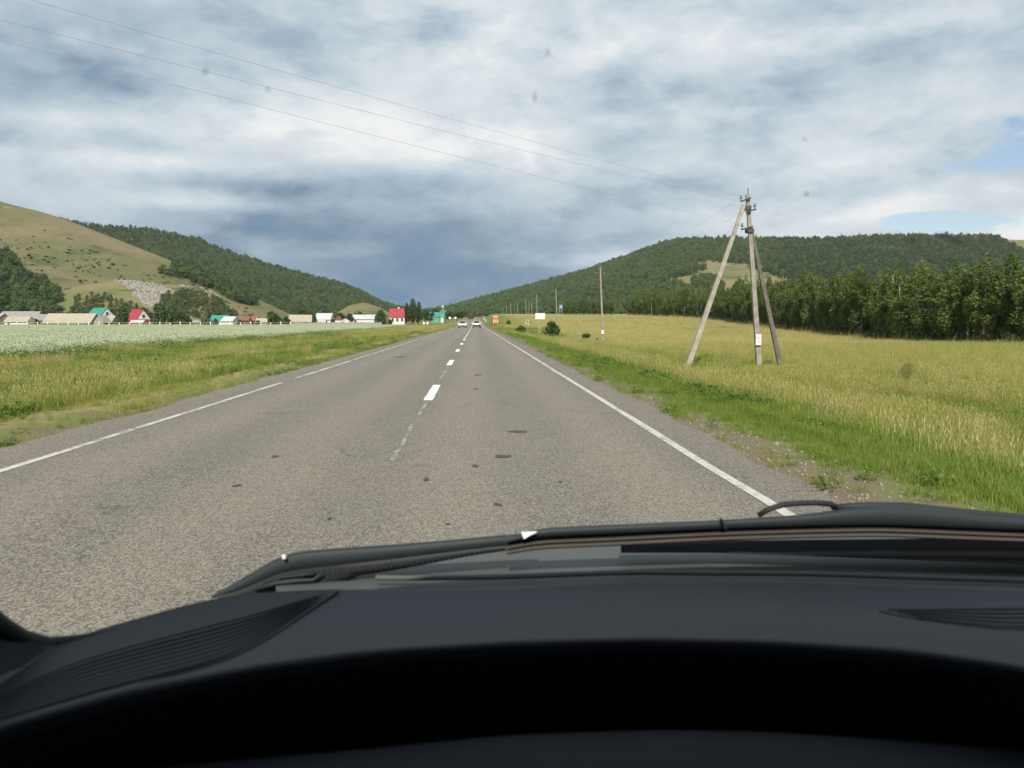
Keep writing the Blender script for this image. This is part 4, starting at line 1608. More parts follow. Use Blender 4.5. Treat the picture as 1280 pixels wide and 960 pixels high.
TY = 39.0
base = at(950, 458, TY)
pole = empty('power_pole', base)
tag(pole, 'three legged concrete power pole with two slanting struts', 'power pole')
rel = lambda v: Vector(v) - base
top = at(934.3, 243, TY)
square_taper(MB(), rel(base) + Vector((0, 0, -.5)), rel(top), .26, .17).build('shaft', M['concrete'], pole)
lb = at(857.5, 464, 35.6)
square_taper(MB(), rel(lb) + (rel(lb) - rel(at(929.5, 257, TY - .15))).normalized() * .5, rel(at(929.5, 257, TY - .15)), .235, .16).build('strut', M['concrete'], pole)
rbp = at(975.5, 457, 40.4)
square_taper(MB(), rel(rbp) + (rel(rbp) - rel(at(938.3, 284, TY + .2))).normalized() * .4, rel(at(938.3, 284, TY + .2)), .23, .16).build('strut', M['concrete_shaded'], pole)
insP = []
for (xa, ya, xb, yb, ix) in ((925.5, 252.0, 938.5, 247.3, 926.2), (932.4, 265, 945, 261.4, 943.4), (926.5, 287, 941, 283.2, 927.6)):
    a, b = rel(at(xa, ya, TY - .22)), rel(at(xb, yb, TY - .14))
    arm = MB().tube([a, b], .052, 4, flat=1).build('crossarm', M['iron'], pole)
    t_ = (ix - xa) / (xb - xa)
    c = a.lerp(b, t_) + Vector((0, 0, .13))
    insul(c, arm)
    insP.append(base + c + Vector((0, 0, .1)))
MB().box(tuple(rel(at(928.5, 262, TY)) + Vector((-.02, -.16, -.03))), tuple(rel(at(937.5, 257.5, TY)) + Vector((.02, .12, .0)))).build('clamp', M['iron'], pole)
MB().box(tuple(rel(at(933.5, 290, TY)) + Vector((-.0, -.16, -.03))), tuple(rel(at(941.5, 286, TY)) + Vector((.0, .3, .0)))).build('clamp', M['iron'], pole)
MB().tube([rel(top) + Vector((.03, 0, -.1)), rel(top) + Vector((.02, 0, .32))], .022, 6).build('spike', M['iron'], pole)
pc = rel(at(948, 424.5, TY - .2))
pl_ = MB().box(tuple(pc + Vector((-.14, -.02, -.27))), tuple(pc + Vector((.14, .0, .27)))).build('number_plate', M['white'], pole)
mk = MB()
for (u, v) in ((-.06, .08), (.03, .1), (0, -.1), (.05, -.04)):
    mk.box(tuple(pc + Vector((u - .02, -.024, v - .05))), tuple(pc + Vector((u + .02, -.021, v + .04))))
mk.build('worn_marks', surf('faded_grey_print', (.3, .3, .3), (.4, .4, .4), 20, .8), pl_)


def simple_pole(x, ytop, xb, ybase, Y, label, wtop=.15, wbase=.22, arms=True, z_b=None, pal=None):
    X = U(xb) * Y
    zb = h1(X, Y)
    b0 = Vector((X, Y, zb))
    tp = at(x, ytop, Y)
    o = empty('power_pole', b0)
    tag(o, label, 'power pole', 'line of single poles running up the valley')
    square_taper(MB(), Vector((0, 0, -.4)), tp - b0, wbase, wtop).build('shaft', pal or M['concrete'], o)
    pts = []
    if arms:
        for k, (dz, dx) in enumerate(((-.05, 0), (-.75, -.45), (-.75, .45))):
            c = tp - b0 + Vector((dx, 0, dz))
            if k == 1:
                MB().tube([c + Vector((-.06, 0, -.12)), c + Vector((.96, 0, -.12))], .035, 4).build('crossarm', M['iron'], o)
            insul(c + Vector((0, 0, .0 if k else .12)), o)
            pts.append(b0 + c + Vector((0, 0, .08)))
    return o, pts


def plate(o, x, y, Y, wm, hm):
    c = at(x, y, Y - .16) - o.location
    MB().box(tuple(c + Vector((-wm / 2, -.02, -hm / 2))), tuple(c + Vector((wm / 2, 0, hm / 2)))).build('number_plate', M['white'], o)


p2, w2p = simple_pole(750.3, 334, 754.3, 430, 89, 'tall single concrete pole standing alone in the meadow edge')
plate(p2, 753.4, 415, 89, .3, .42)
p3, w3p = simple_pole(694.6, 361, 696.6, 402, 200, 'concrete pole behind the dense roadside shrub')
p4, w4p = simple_pole(670.6, 368, 671.6, 398, 285, 'concrete pole rising directly behind the white roadside board')
others = [(656.8, 373.5, 657.4, 394, 400, 'thin pole second to the left of the white roadside board'),
          (646.5, 379, 647, 393, 520, 'thin pole third to the left of the white roadside board'),
          (638.3, 379, 638.8, 396, 480, 'thin pale pole fourth to the left of the white roadside board'),
          (643.4, 381, 643.7, 393, 600, 'faint far pole between two pale ones left of the white board'),
          (632.6, 381.5, 633.2, 397, 540, 'pale pole left of the fourth one toward the road'),
          (629.3, 384, 629.8, 396.5, 600, 'far pole above the right end of the orange board'),
          (626.4, 386, 626.9, 397, 660, 'far pole just right of the orange board'),
          (623.4, 387, 623.8, 396, 720, 'far pole standing behind the orange board'),
          (617.5, 387.5, 617.6, 396, 760, 'farthest thin pole left of the orange board'),
          (664.5, 373, 664.9, 391, 470, 'faint thin pole between the white board and its left neighbour pole'),
          (661.2, 375, 661.5, 391, 520, 'faint farther pole left of the white board')]
for (x, yt, xb, yb, Y, lab) in others:
    simple_pole(x, yt, xb, yb, Y, lab, .16, .24, arms=False)


def wire(a, b, sag, r, label, group):
    a, b = Vector(a), Vector(b)
    n = 36
    pts = [a.lerp(b, i / n) - Vector((0, 0, 4 * sag * (i / n) * (1 - i / n))) for i in range(n + 1)]
    o = MB().tube(pts, r, 5).build('wire', M['wire'])
    tag(o, label, 'wire', group)
    return o


names = ('uppermost', 'middle', 'lowest')
# photograph: each wire leaves over the driver's left shoulder to a pole across the road
for i, (tgt, q) in enumerate((((75, 0), 15.5), ((0, 14), 15.2), ((0, 40), 15.6))):
    a = insP[i]
    b1 = at(tgt[0], tgt[1], q)
    far_end = a + (b1 - a) * 1.9
    mid = (a + far_end) / 2
    wire(a, far_end + Vector((0, 0, .25)), .28, .0043, f'{names[i]} of three wires crossing the sky over the road to the three legged pole', 'wires over the road')
# the pole that carries them across the road
e_ = at(0, 20, 15.4)
ex = insP[0] + (at(40, 8, 15.4) - insP[0]) * 1.9
cp_ = empty('power_pole', (ex.x, ex.y, h1(ex.x, ex.y)))
tag(cp_, 'concrete pole across the road that carries the far ends of the wires', 'power pole')
square_taper(MB(), Vector((0, 0, -.5)), Vector((0, 0, ex.z - cp_.location.z + 1.2)), .26, .17).build('shaft', M['concrete'], cp_)
MB().box((-1.2, -.05, ex.z - cp_.location.z - .1), (1.2, .05, ex.z - cp_.location.z)).build('crossarm', M['iron'], cp_)
for i in range(3):
    wire(insP[i], w2p[i], .75, .0045, f'{names[i]} of the three wires sagging from the three legged pole to the tall single pole', 'wires along the pole line')
for i in range(3):
    wire(w2p[i], w3p[i], 1.6, .0045, f'{names[i]} of the three wires beyond the tall single pole', 'wires beyond the tall single pole')


# ------------------------------------------------------------------ signs and roadside things
def at_ground(x, Y):
    X = U(x) * Y
    return Vector((X, Y, h1(X, Y)))


sY = 110
b0 = at_ground(673.6, sY)
sg = empty('sign', b0)
tag(sg, 'white rectangular roadside board on a single thin post', 'road sign')
MB().tube([(0, 0, -.3), (at(673.6, 393, sY) - b0)], .04, 8).build('post', M['metal'], sg)
a, b = at(669, 399, sY) - b0, at(681.3, 391.5, sY) - b0
bd = MB().box((a.x, -.09, a.z), (b.x, -.05, b.z)).build('board', M['white'], sg, bevel=.01)
tx = MB()
cxm, czm = (a.x + b.x) / 2, (a.z + b.z) / 2
for i in range(8):                                   # faded lettering, too small to read
    u = cxm - .42 + i * .115
    tx.box((u, -.094, czm - .06), (u + .07, -.091, czm + .06 - .03 * (i % 3)))
tx.build('faded_lettering', surf('grey_print', (.45, .45, .47), (.55, .55, .56), 30, .7), bd)
# small white marker posts
for (x, Y, yt, lab) in ((657.3, 172, 399.5, 'small white marker post, farther of the pair left of the white board'), (660.3, 165, 400.0, 'small white marker post, nearer of the pair left of the white board')):
    g0 = at_ground(x, Y)
    hgt = max(.7, (at(x, yt, Y) - g0).z)
    o = empty('marker_post', g0)
    tag(o, lab, 'marker post', 'white marker posts')
    MB().lathe([(.075, -.2), (.075, hgt * .8), (.07, hgt), (.04, hgt + .03)], n=10).build('post', M['white'], o)
    MB().lathe([(.078, hgt * .62), (.078, hgt * .74)], n=10).build('band', M['rubber'], o)
# blue sign by the thicket
bY = 250
g0 = at_ground(701, bY)
o = empty('sign', g0)
tag(o, 'square blue road sign on twin posts near the thicket', 'road sign')
tz = (at(701, 380.5, bY) - g0).z
for dx in (-.35, .35):
    MB().tube([(dx, .03, -.3), (dx, .03, tz - .1)], .05, 6).build('post', M['metal'], o)
bb = MB().box((-.55, -.06, tz - 1.5), (.55, -.02, tz)).build('board', M['blue'], o)
MB().box((-.32, -.066, tz - .95), (.32, -.062, tz - .5)).build('symbol_panel', surf('pale_sign_panel', (.45, .52, .6), (.4, .48, .56), 8, .6), bb)
# orange-red board with white bars
oY = 205
g0 = at_ground(619.5, oY)
o = empty('sign', g0)
tag(o, 'orange red roadside board with white bars on short posts', 'road sign')
zt = (at(619, 394.5, oY) - g0).z
zbm = (at(619, 404, oY) - g0).z
for dx in (-.5, .5):
    MB().tube([(dx, .04, -.3), (dx, .04, zt - .1)], .05, 6).build('post', M['metal'], o)
bb = MB().box((-.68, -.05, zbm), (.68, 0, zt)).build('board', M['orange'], o)
hh_ = zt - zbm
for (u0, u1, v0, v1) in ((-.6, .6, .84, .95), (-.6, -.38, .12, .42), (-.1, .1, .12, .46), (.36, .6, .12, .36)):
    MB().box((u0, -.056, zbm + hh_ * v0), (u1, -.051, zbm + hh_ * v1)).build('white_bar', M['white'], bb)
MB().tube([(0, -.03, 0), (0, -.03, zt + .35)], .04, 6).build('marker_rod', M['orange'], o)
# two round road signs left of the road
for (x, Y, lab) in ((562.3, 262, 'white round road sign, left one of the pair beside the far carriageway'), (569.3, 262, 'white round road sign, right one of the pair beside the far carriageway')):
    g0 = at_ground(x, Y)
    o = empty('sign', g0)
    tag(o, lab, 'road sign', 'round road signs beside the far carriageway')
    zc_ = (at(x, 397.5, Y) - g0).z
    MB().tube([(0, .03, -.3), (0, .03, zc_)], .04, 6).build('post', M['metal'], o)
    ring = [(.62 * math.cos(2 * PI * k / 20), -.03, zc_ + .62 * math.sin(2 * PI * k / 20)) for k in range(20)]
    dsk = MB().prism(ring, (0, .02, 0)).build('disc', M['rubber'], o)
    ring = [(.42 * math.cos(2 * PI * k / 20), -.04, zc_ + .42 * math.sin(2 * PI * k / 20)) for k in range(20)]
    MB().prism(ring, (0, .008, 0)).build('face', M['white'], dsk)
# little white kerb stones by the church
for (x, Y, lab) in ((529.8, 300, 'left small white painted stone block by the church approach'), (534.2, 300, 'right small white painted stone block by the church approach')):
    g0 = at_ground(x, Y)
    o = MB().prism([(-.45, 0, -.1), (.45, 0, -.1), (.38, 0, .8), (-.38, 0, .9)], (0, .6, 0)).build('block', M['white'], bevel=.04)
    o.location = g0
    tag(o, lab, 'stone block', 'white blocks by the church approach')
# guard rail where the road climbs away
gr = empty('guard_rail', at_ground(606, 330))
tag(gr, 'pale guard rail on short posts along the far roadside', 'guard rail')
for i in range(14):
    Y = 300 + i * 8
    X = 4.1 + .0 * i
    zz = float(zr(Y))
    L_ = gr.location
    MB().box((X - L_.x - .08, Y - L_.y - .08, zz - L_.z - .3), (X - L_.x + .08, Y - L_.y + .08, zz - L_.z + 1.0)).build('post', M['white'], gr)
MB().add([(4.0 - L_.x, Y - L_.y, float(zr(Y)) + h_ - L_.z) for Y in (298, 330, 360, 407) for h_ in (.45, .85)], [(0, 1, 3, 2), (2, 3, 5, 4), (4, 5, 7, 6)]).build('rail', M['white'], gr)


# ------------------------------------------------------------------ the two white cars ahead
def car(x, Y, rz_, label, rear):
    """a saloon: body from cross-sections; local +Y is the car's nose"""
    X = x
    o = empty('car', (X, Y, rz1(X, Y)), rz_)
    tag(o, label, 'car')
    prof = [(-2.05, .35, .62, .80), (-2.0, .28, .88, .84), (-1.35, .25, .95, .86), (-.3, .24, .93, .87), (.9, .24, .90, .87), (1.6, .26, .84, .86), (2.0, .3, .68, .80), (2.08, .36, .55, .72)]
    vs, fs = [], []
    for (yy, zb_, zt_, hw) in prof:
        vs += [(-hw * .94, yy, zb_), (-hw, yy, (zb_ + zt_) / 2), (-hw * .93, yy, zt_ - .03), (-hw * .8, yy, zt_), (hw * .8, yy, zt_), (hw * .93, yy, zt_ - .03), (hw, yy, (zb_ + zt_) / 2), (hw * .94, yy, zb_)]
    n8 = 8
    for i in range(len(prof) - 1):
        for k in range(n8):
            fs.append((i * n8 + k, i * n8 + (k + 1) % n8, (i + 1) * n8 + (k + 1) % n8, (i + 1) * n8 + k))
    fs += [tuple(range(n8)), tuple(range(len(prof) * n8 - 1, (len(prof) - 1) * n8 - 1, -1))]
    body = link(bpy.data.objects.new('body', mesh_of('body', vs, fs, M['car_white'], True)), o)
    MB().add([(-.70, -1.35, .94), (.70, -1.35, .94), (.60, -.75, 1.42), (-.60, -.75, 1.42), (-.60, .15, 1.44), (.60, .15, 1.44), (.72, .95, .90), (-.72, .95, .90)],
             [(0, 1, 2, 3), (3, 2, 5, 4), (4, 5, 6, 7), (0, 3, 4, 7), (1, 6, 5, 2), (0, 7, 6, 1)]).build('cabin', M['car_white'], o, bevel=.05)
    MB().add([(-.62, -1.345, .985), (.62, -1.345, .985), (.54, -.82, 1.39), (-.54, -.82, 1.39)], [(0, 1, 2, 3)]).build('rear_window', M['car_glass'], o).location = (0, -.035, .012)
    MB().add([(.64, .93, .95), (-.64, .93, .95), (-.55, .22, 1.40), (.55, .22, 1.40)], [(0, 1, 2, 3)]).build('windscreen', M['car_glass'], o).location = (0, .035, .012)
    for s in (-1, 1):
        MB().add([(s * .718, -1.15, .97), (s * .722, .72, .95), (s * .612, .12, 1.39), (s * .612, -.72, 1.38)], [(0, 1, 2, 3)]).build('side_window', M['car_glass'], o).location = (s * .02, 0, 0)
        MB().box((s * .58 - .17, -2.075, .62), (s * .58 + .17, -1.96, .80)).build('tail_lamp', M['red_lens'], o, bevel=.02)
        MB().box((s * .58 - .19, 1.90, .58), (s * .58 + .19, 2.03, .70)).build('headlight', M['clear_lens'], o, bevel=.02)
        MB().box((s * .93 - .09, .62, .92), (s * .93 + .09, .72, 1.04)).build('door_mirror', M['car_white'], o, bevel=.02)
        for yy in (-1.25, 1.3):
            wv = MB()
            ring = [(s * .64, yy + .31 * math.cos(2 * PI * k / 16), .31 + .31 * math.sin(2 * PI * k / 16)) for k in range(16)]
            wh = wv.prism(ring, (s * .2, 0, 0)).build('wheel', M['tyre'], o)
            ring = [(s * .845, yy + .19 * math.cos(2 * PI * k / 12), .31 + .19 * math.sin(2 * PI * k / 12)) for k in range(12)]
            MB().prism(ring, (s * .01, 0, 0)).build('rim', M['rim'], wh)
    MB().box((-.27, -2.085, .62), (.27, -2.06, .74)).build('number_plate', M['white'], o)
    MB().box((-.6, 2.0, .36), (.6, 2.095, .46)).build('grille', M['tyre'], o)
    MB().box((-.8, -2.08, .26), (.8, -1.95, .36)).build('bumper_base', M['tyre'], o)
    return o


car(-2.62, 166, PI, 'white car coming toward us in the oncoming lane', False)
car(.27, 166, 0, 'white car driving ahead in our own lane', True)
dc = car(.55, 200, 0, 'darker car ahead of the white car in our lane', True)
for c_ in dc.children:
    if c_.name.split('.')[0] in ('body', 'cabin'):
        c_.data.materials[0] = M['car_dark']

# ------------------------------------------------------------------ the car we sit in
own = empty('car', (0.38, 0, 0))
tag(own, 'dark car we look out of, with dashboard, wipers and cowl across the bottom', 'car')
OFF = Vector((.38, 0, 0))


def V(x, y, D):
    return at(x, y, D) - OFF


def Vz(x, y, z):
    """where the ray meets height z"""
    d = FWD + RGT * ((x - 640) / 1000) + UPV * ((480 - y) / 1000)
    return Vector((0, 0, EYE)) + d * ((z - EYE) / d.z) - OFF


def crv(pts):
    xs = [p[0] for p in pts]
    ys = [p[1] for p in pts]
    t = np.arange(xs[0], xs[-1] + 1, 4.0)
    v = np.interp(t, xs, ys)
    k = np.hanning(31)
    k /= k.sum()
    v = np.convolve(np.pad(v, 15, mode='reflect', reflect_type='odd'), k, mode='same')[15:-15]
    return lambda x: float(np.interp(x, t, v))


E = crv([(-500, 1120), (-300, 1010), (-100, 895), (0, 846), (60, 812), (110, 790), (200, 765), (265, 748), (330, 740), (420, 736), (500, 738), (640, 736), (800, 728), (1000, 729), (1280, 738), (1500, 752), (1800, 790), (2100, 850)])
RM = crv([(-500, 1130), (-300, 1020), (-100, 943), (0, 906), (150, 863), (320, 831), (450, 813), (640, 801), (800, 797), (960, 800), (1140, 811), (1280, 832), (1500, 880), (1800, 960), (2100, 1060)])
LO = crv([(-500, 1160), (-300, 1050), (-100, 966), (0, 928), (150, 886), (320, 851), (500, 828), (640, 820), (800, 815), (960, 819), (1140, 832), (1280, 852), (1500, 905), (1800, 990), (2100, 1090)])


def dz_(t, x):
    return .978 + .066 * t ** 1.2 - .010 * math.sin(PI * t) - .03 * max(0, (1 - (x + 300) / 700)) * t * 0


SEAMY = crv([(-900, 1500), (-600, 1240), (-300, 1040), (-100, 945), (20, 899), (150, 858), (250, 834), (285, 822), (308, 812), (330, 800), (352, 785), (381, 765), (404, 750), (423, 737), (460, 715), (520, 680)])


def dash_pt(x, y, lift=0.0):
    e, r_m = E(x), RM(x)
    t = (y - e) / max(4, (r_m - e))
    return Vz(x, y, dz_(min(max(t, 0), 1), x) + lift)


xs_ = np.concatenate([np.arange(-480, 0, 40), np.arange(0, 1300, 20), np.arange(1300, 2050, 50)])
grid = []
for t in np.linspace(0, 1, 30):
    row = []
    for x in xs_:
        e, r_m = E(x), RM(x)
        yv = e + t * (r_m - e)
        p = Vz(x, yv, dz_(t, x))
        row.append(p)
    grid.append(row)
# roll the front edge down under the glass
grid.insert(0, [p + Vector((0, .012, -.006)) for p in grid[0]])
grid.insert(0, [p + Vector((0, .010, -.05)) for p in grid[0]])
# rounded rim and its underside
for k in range(1, 7):
    f = k / 6
    row = []
    for x in xs_:
        r_m, lo = RM(x), LO(x)
        y = r_m + (lo - r_m) * f
        p0 = grid[-k][list(xs_).index(x)]
        z = dz_(1, x) - .0 - .016 * f ** 1.6
        row.append(Vz(x, y, z))
    grid.append(row)
dash = sheet('dashboard', grid, M['dash'], own)
lipmat = M['black']
# dark cavity of the instrument binnacle behind the rim
cav = [grid[-1], [p + Vector((0, .04, -.030)) for p in grid[-1]], [p + Vector((0, .10, -.075)) for p in grid[-1]], [p + Vector((0, .13, -.13)) for p in grid[-1]], [p + Vector((0, .10, -.26)) for p in grid[-1]], [p + Vector((0, .0, -.32)) for p in grid[-1]]]
cav[0] = [p + Vector((0, -.0004, .0012)) for p in grid[-1]]
sheet('binnacle', cav, M['black'], own)
# steering column cover, just catching light at the bottom of the view
CT = crv([(-300, 1010), (0, 985), (200, 965), (430, 946), (640, 925), (850, 918), (1000, 921), (1280, 940), (1500, 965), (1900, 1010)])
cc = []
for f, dz0, dy in [(0, .06 * math.sin(a_) - .06, .075 * math.cos(a_)) for a_ in np.linspace(-.3, PI + .2, 16)]:
    cc.append([V(x, CT(x) + 14, .54) + Vector((0, dy, dz0)) for x in np.arange(-300, 1901, 50)])
sheet('steering_column_cover', cc, M['column'], own)

# ribbed demister panel in front of the driver, set proud of the dashboard
ribs = []
xs2 = np.arange(-120, 425, 8.0)
NRIB = 15
for j in range(NRIB * 6 + 1):
    f = j / (NRIB * 6)
    row = []
    for x in xs2:
        e, r_m = E(x), RM(x)
        # panel reaches from the glass down to the seam
        yb = max(e + .5, min(r_m - 5, SEAMY(x)))
        y = e + (yb - e) * f
        amp = .0019 * sst(f, .34, .46) * sst(yb - e, 8, 40) * (1 - sst(f, .965, .99))
        lift = .0034 + amp * math.cos(2 * PI * f * NRIB)
        if f > .985:
            lift = .0006
        row.append(dash_pt(x, y, float(lift)))
    ribs.append(row)
sheet('demister_panel', ribs, M['dash_panel'], dash)
seam = []
for x in np.arange(420, 170, -5.0):
    seam.append(dash_pt(x, max(SEAMY(x) + 1.5, E(x) + 1), .0022))
MB().tube(seam, list(np.interp(np.arange(len(seam)), [0, 25, len(seam) - 1], [.0018, .0016, .0002])), 6).build('panel_seam', M['rubber'], dash)

# oval vent further along, with its slats
vt = lambda x: 762 - 4 * (x - 1100) / 200
vbm = lambda x: 763 + 23 * min(1, (max(0, x - 1100) / 150)) ** .7
vs_ = []
xsv = np.arange(1098, 1500, 12.0)
vent = []
for f in np.linspace(0, 1, 6):
    vent.append([dash_pt(x, vt(x) + (vbm(x) - vt(x)) * f, .0018) for x in xsv])
vo_ = sheet('vent', vent, M['dash_panel'], dash)
for k in range(5):
    f = (k + .5) / 5
    pts = [dash_pt(x, vt(x) + (vbm(x) - vt(x)) * f, .0025) for x in xsv if vbm(x) - vt(x) > 3 + 2 * k]
    MB().tube(pts, .0013, 6).build('slat', surf('olive_brown_slat', (.036, .034, .026), (.030, .028, .022), 9, .7) if k == 0 else bpy.data.materials['olive_brown_slat'], vo_)

# cowl panel outside the glass
C_top = crv([(200, 760), (330, 726), (420, 716), (520, 700), (640, 686), (800, 676), (1280, 662), (1600, 670), (2000, 700)])
cw = []
xs3 = np.arange(345, 2000, 25.0)
for f in np.linspace(0, 1, 14):
    row = []
    for x in xs3:
        y0_, y1_ = E(x) + 14, C_top(x) - 6
        y = y0_ + (y1_ - y0_) * f
        z = .957 - .040 * f
        row.append(Vz(x, y, z))
    cw.append(row)
cw.insert(0, [p + Vector((0, 0, -.05)) for p in cw[0]])
cowl = sheet('cowl', cw, M['cowl'], own)
rdg = [Vz(x, {0: 0}.get(1, 0) + E(x) - 12 - 3 * sst(x, 900, 640), .956) for x in np.arange(470, 1960, 30.0)]
MB().tube(rdg, .0036, 8).build('cowl_ridge', M['cowl'], own)
# black sheet above the cowl: intake slot and wiper shadow in one colour
sl = []
for f in np.linspace(0, 1, 5):
    sl.append([Vz(x, (677 + (x - 776) * -.01) + (691 + max(0, x - 900) * .036 - 677 - (x - 776) * -.01) * f, .962) for x in np.arange(776, 1900, 25.0)])
slot = sheet('intake_slot_shade', sl, M['black'], own)
MB().tube([p + Vector((0, 0, .001)) for p in sl[-1]], .0014, 6).build('slot_edge', M['rubber'], slot)


# wipers -----------------------------------------------------------
def px_prism(pts, D, depth, name, mat, parent, bevel=.0015):
    P_ = [V(x, y, D) for x, y in pts]
    return MB().prism(P_, (0, depth, 0)).build(name, mat, parent, bevel=bevel)


def loft(rows_, name, mat, parent):
    return sheet(name, rows_, mat, parent)


WD = 1.10
# main wiper: spoiler above, rubber below
topc = crv([(632, 676), (645, 663), (670, 660), (760, 656), (900, 650), (1010, 643), (1050, 636), (1100, 632.5), (1150, 634), (1200, 641), (1260, 647), (1340, 650), (1600, 655), (2000, 675)])
botc = crv([(632, 679), (660, 672), (760, 668), (900, 661), (1000, 658), (1100, 656), (1200, 660), (1280, 663), (1600, 672), (2000, 695)])
wx = np.concatenate([np.arange(634, 1300, 12.0), np.arange(1300, 1960, 40.0)])
wip = link(bpy.data.objects.new('wiper', mesh_of('wiper', [], [], None)), own)
prof = [(0, .010), (.10, .001), (.2, -.001), (.55, -.002), (.9, -.001), (1.0, .004)]
rowsw = [[V(x, topc(x) + (botc(x) - topc(x)) * f, WD + d) for x in wx] for f, d in prof]
rowsw.insert(0, [p + Vector((0, .02, -.01)) for p in rowsw[0]])
rowsw.append([p + Vector((0, .02, 0)) for p in rowsw[-1]])
bpy.data.objects.remove(wip)
wip = loft(rowsw, 'wiper', M['wiper'], own)
for k, (d0, d1, mt, yy) in enumerate(((0, 5, M['rubber'], .010), (5, 8.5, M['blade'], .0), (8.5, 10.5, M['rubber'], .008), (10.5, 15, M['blade'], -.004))):
    rw = []
    for f, dd in ((0, .004), (.3, 0), (.7, 0), (1, .004)):
        rw.append([V(x, botc(x) + d0 + (d1 - d0) * f, WD + yy + dd) for x in wx])
    rw.insert(0, [p + Vector((0, .02, 0)) for p in rw[0]])
    rw.append([p + Vector((0, .02, 0)) for p in rw[-1]])
    loft(rw, 'blade_strip', mt, wip)
px_prism([(652, 666.5), (671, 665.5), (662, 669.5), (655, 674)], WD - .012, .006, 'end_clip_glint', surf('end_glint_white', (.9, .9, .88), (.85, .85, .83), 20, .35), wip, 0)  # white wedge: the glint on the blade's end cap, painted as colour
px_prism([(900, 648.5), (903, 648.5), (909, 661.5), (906, 661.5)], WD - .0085, .006, 'joint', M['rubber'], wip, 0)
# hooked arm end standing above the blade
hook = [V(x, y, 1.115) for x, y in ((948, 644), (962, 636), (980, 630.5), (1000, 629), (1020, 628.5), (1038, 630), (1046, 634))]
MB().tube(hook, [.005, .0052, .0055, .0055, .0055, .006, .005], 10, flat=.75).build('arm', M['rubber'], wip, True)
arm_pts = [V(x, y, 1.13) for x, y in ((1040, 634), (1080, 632), (1130, 633), (1200, 640), (1300, 648), (1500, 660))]
MB().tube(arm_pts, [.006, .008, .009, .008, .007, .006], 10, flat=.7).build('arm', M['wiper'], wip, True)

# second wiper, lying down to the corner of the glass
t2 = crv([(262, 746), (272, 735), (288, 730), (302, 728), (322, 712), (340, 697), (352, 690.5), (380, 688), (500, 680), (600, 671.5), (645, 667), (690, 665)])
b2 = crv([(262, 748), (290, 747), (310, 738), (330, 724), (350, 716), (400, 711), (500, 700), (600, 687), (645, 682), (690, 680)])
wx2 = np.arange(264, 680, 8.0)
rowsw = [[V(x, t2(x) + (b2(x) - t2(x)) * f, 1.13 + d) for x in wx2] for f, d in prof]
rowsw.insert(0, [p + Vector((0, .02, -.01)) for p in rowsw[0]])
rowsw.append([p + Vector((0, .03, 0)) for p in rowsw[-1]])
wip2 = loft(rowsw, 'wiper', M['wiper'], own)
# toothed dark strip and pivot detail beneath it
st = []
for f in (0, .5, 1):
    st.append([V(x, b2(x) - 2 + f * ((E(x) + 8 - b2(x)) * (1 - float(sst(x, 400, 450))) + float(sst(x, 400, 450)) * (7 + 9 * (1 - float(sst(x, 430, 640))))), 1.118 - .004 * math.sin(PI * f)) for x in np.arange(272, 640, 8.0)])
st.append([p + Vector((0, .03, 0)) for p in st[-1]])
strip = loft(st, 'blade_strip', M['rubber'], wip2)
tb = MB()
for x in np.arange(404, 632, 6.5):
    p0, p1 = V(x, b2(x) + 1.5, 1.112), V(x + 1.5, b2(x) + 8.5 - 3.5 * float(sst(x, 500, 640)), 1.112)
    tb.tube([p0, p1], .0011, 4)
o = tb.build('blade_teeth', M['wiper'], wip2)
o['kind'] = 'stuff'
MB().tube([V(x, y, 1.105) for x, y in ((318, 737), (345, 729), (370, 726), (392, 725), (402, 716))], [.002, .0035, .0035, .003, .0015], 8).build('arm', M['wiper'], wip2, True)
MB().tube([V(x, y, 1.108) for x, y in ((330, 731), (352, 722), (376, 719), (396, 717))], .0024, 8).build('pivot_link', M['rubber'], wip2, True)
cap_ = V(355, 695.5, 1.12)
MB().lathe([(.0028, -.003), (.003, 0), (.002, .002)], cap_, 8).build('rivet', surf('bright_rivet', (.85, .85, .85), (.8, .8, .8), 9, .25), wip2)

# bonnet, front wings, windscreen, pillars, roof, doors: the body round us
bn_ = []
for Yb in np.linspace(1.42, 2.15, 10):
    row = []
    for Xb in np.linspace(-.83, .83, 17):
        f = (Yb - 1.42) / .73
        z = .835 - .30 * f ** 1.1 - .10 * (abs(Xb) / .83) ** 2.0
        row.append((Xb, Yb, z))
    bn_.append(row)
bn_.append([(p[0], p[1] + .06, p[2] - .25) for p in bn_[-1]])
sheet('bonnet', bn_, M['car_dark'], own)
for s in (-1, 1):
    MB().prism([(s * .86, .98, .22), (s * .86, 2.15, .22), (s * .86, 2.15, .38), (s * .86, 1.45, .66), (s * .86, .98, .72)], (-s * .06, 0, 0)).build('wing', M['car_dark'], own, bevel=.015)
MB().box((-.86, 2.10, .20), (.86, 2.22, .46)).build('bumper', M['car_dark'], own, bevel=.04)
MB().box((-.82, 1.02, .70), (.82, 1.46, .735)).build('scuttle', M['black'], own)
MB().box((-.02, .82, .30), (.80, .96, .925)).build('dash_front', M['dash_panel'], own)
# windscreen: curved pane from the cowl up to the roof edge
ws = []
for f in np.linspace(0, 1, 9):
    row = []
    for Xb in np.linspace(-.80, .80, 17):
        bow = (Xb / .80) ** 2
        row.append((Xb * (1 - .16 * f), 1.035 - .60 * f - .30 * bow * (1 - .6 * f), .955 + .545 * f - .0 * bow))
    ws.append(row)
wsn = sheet('windscreen', ws, M['clear'], own)


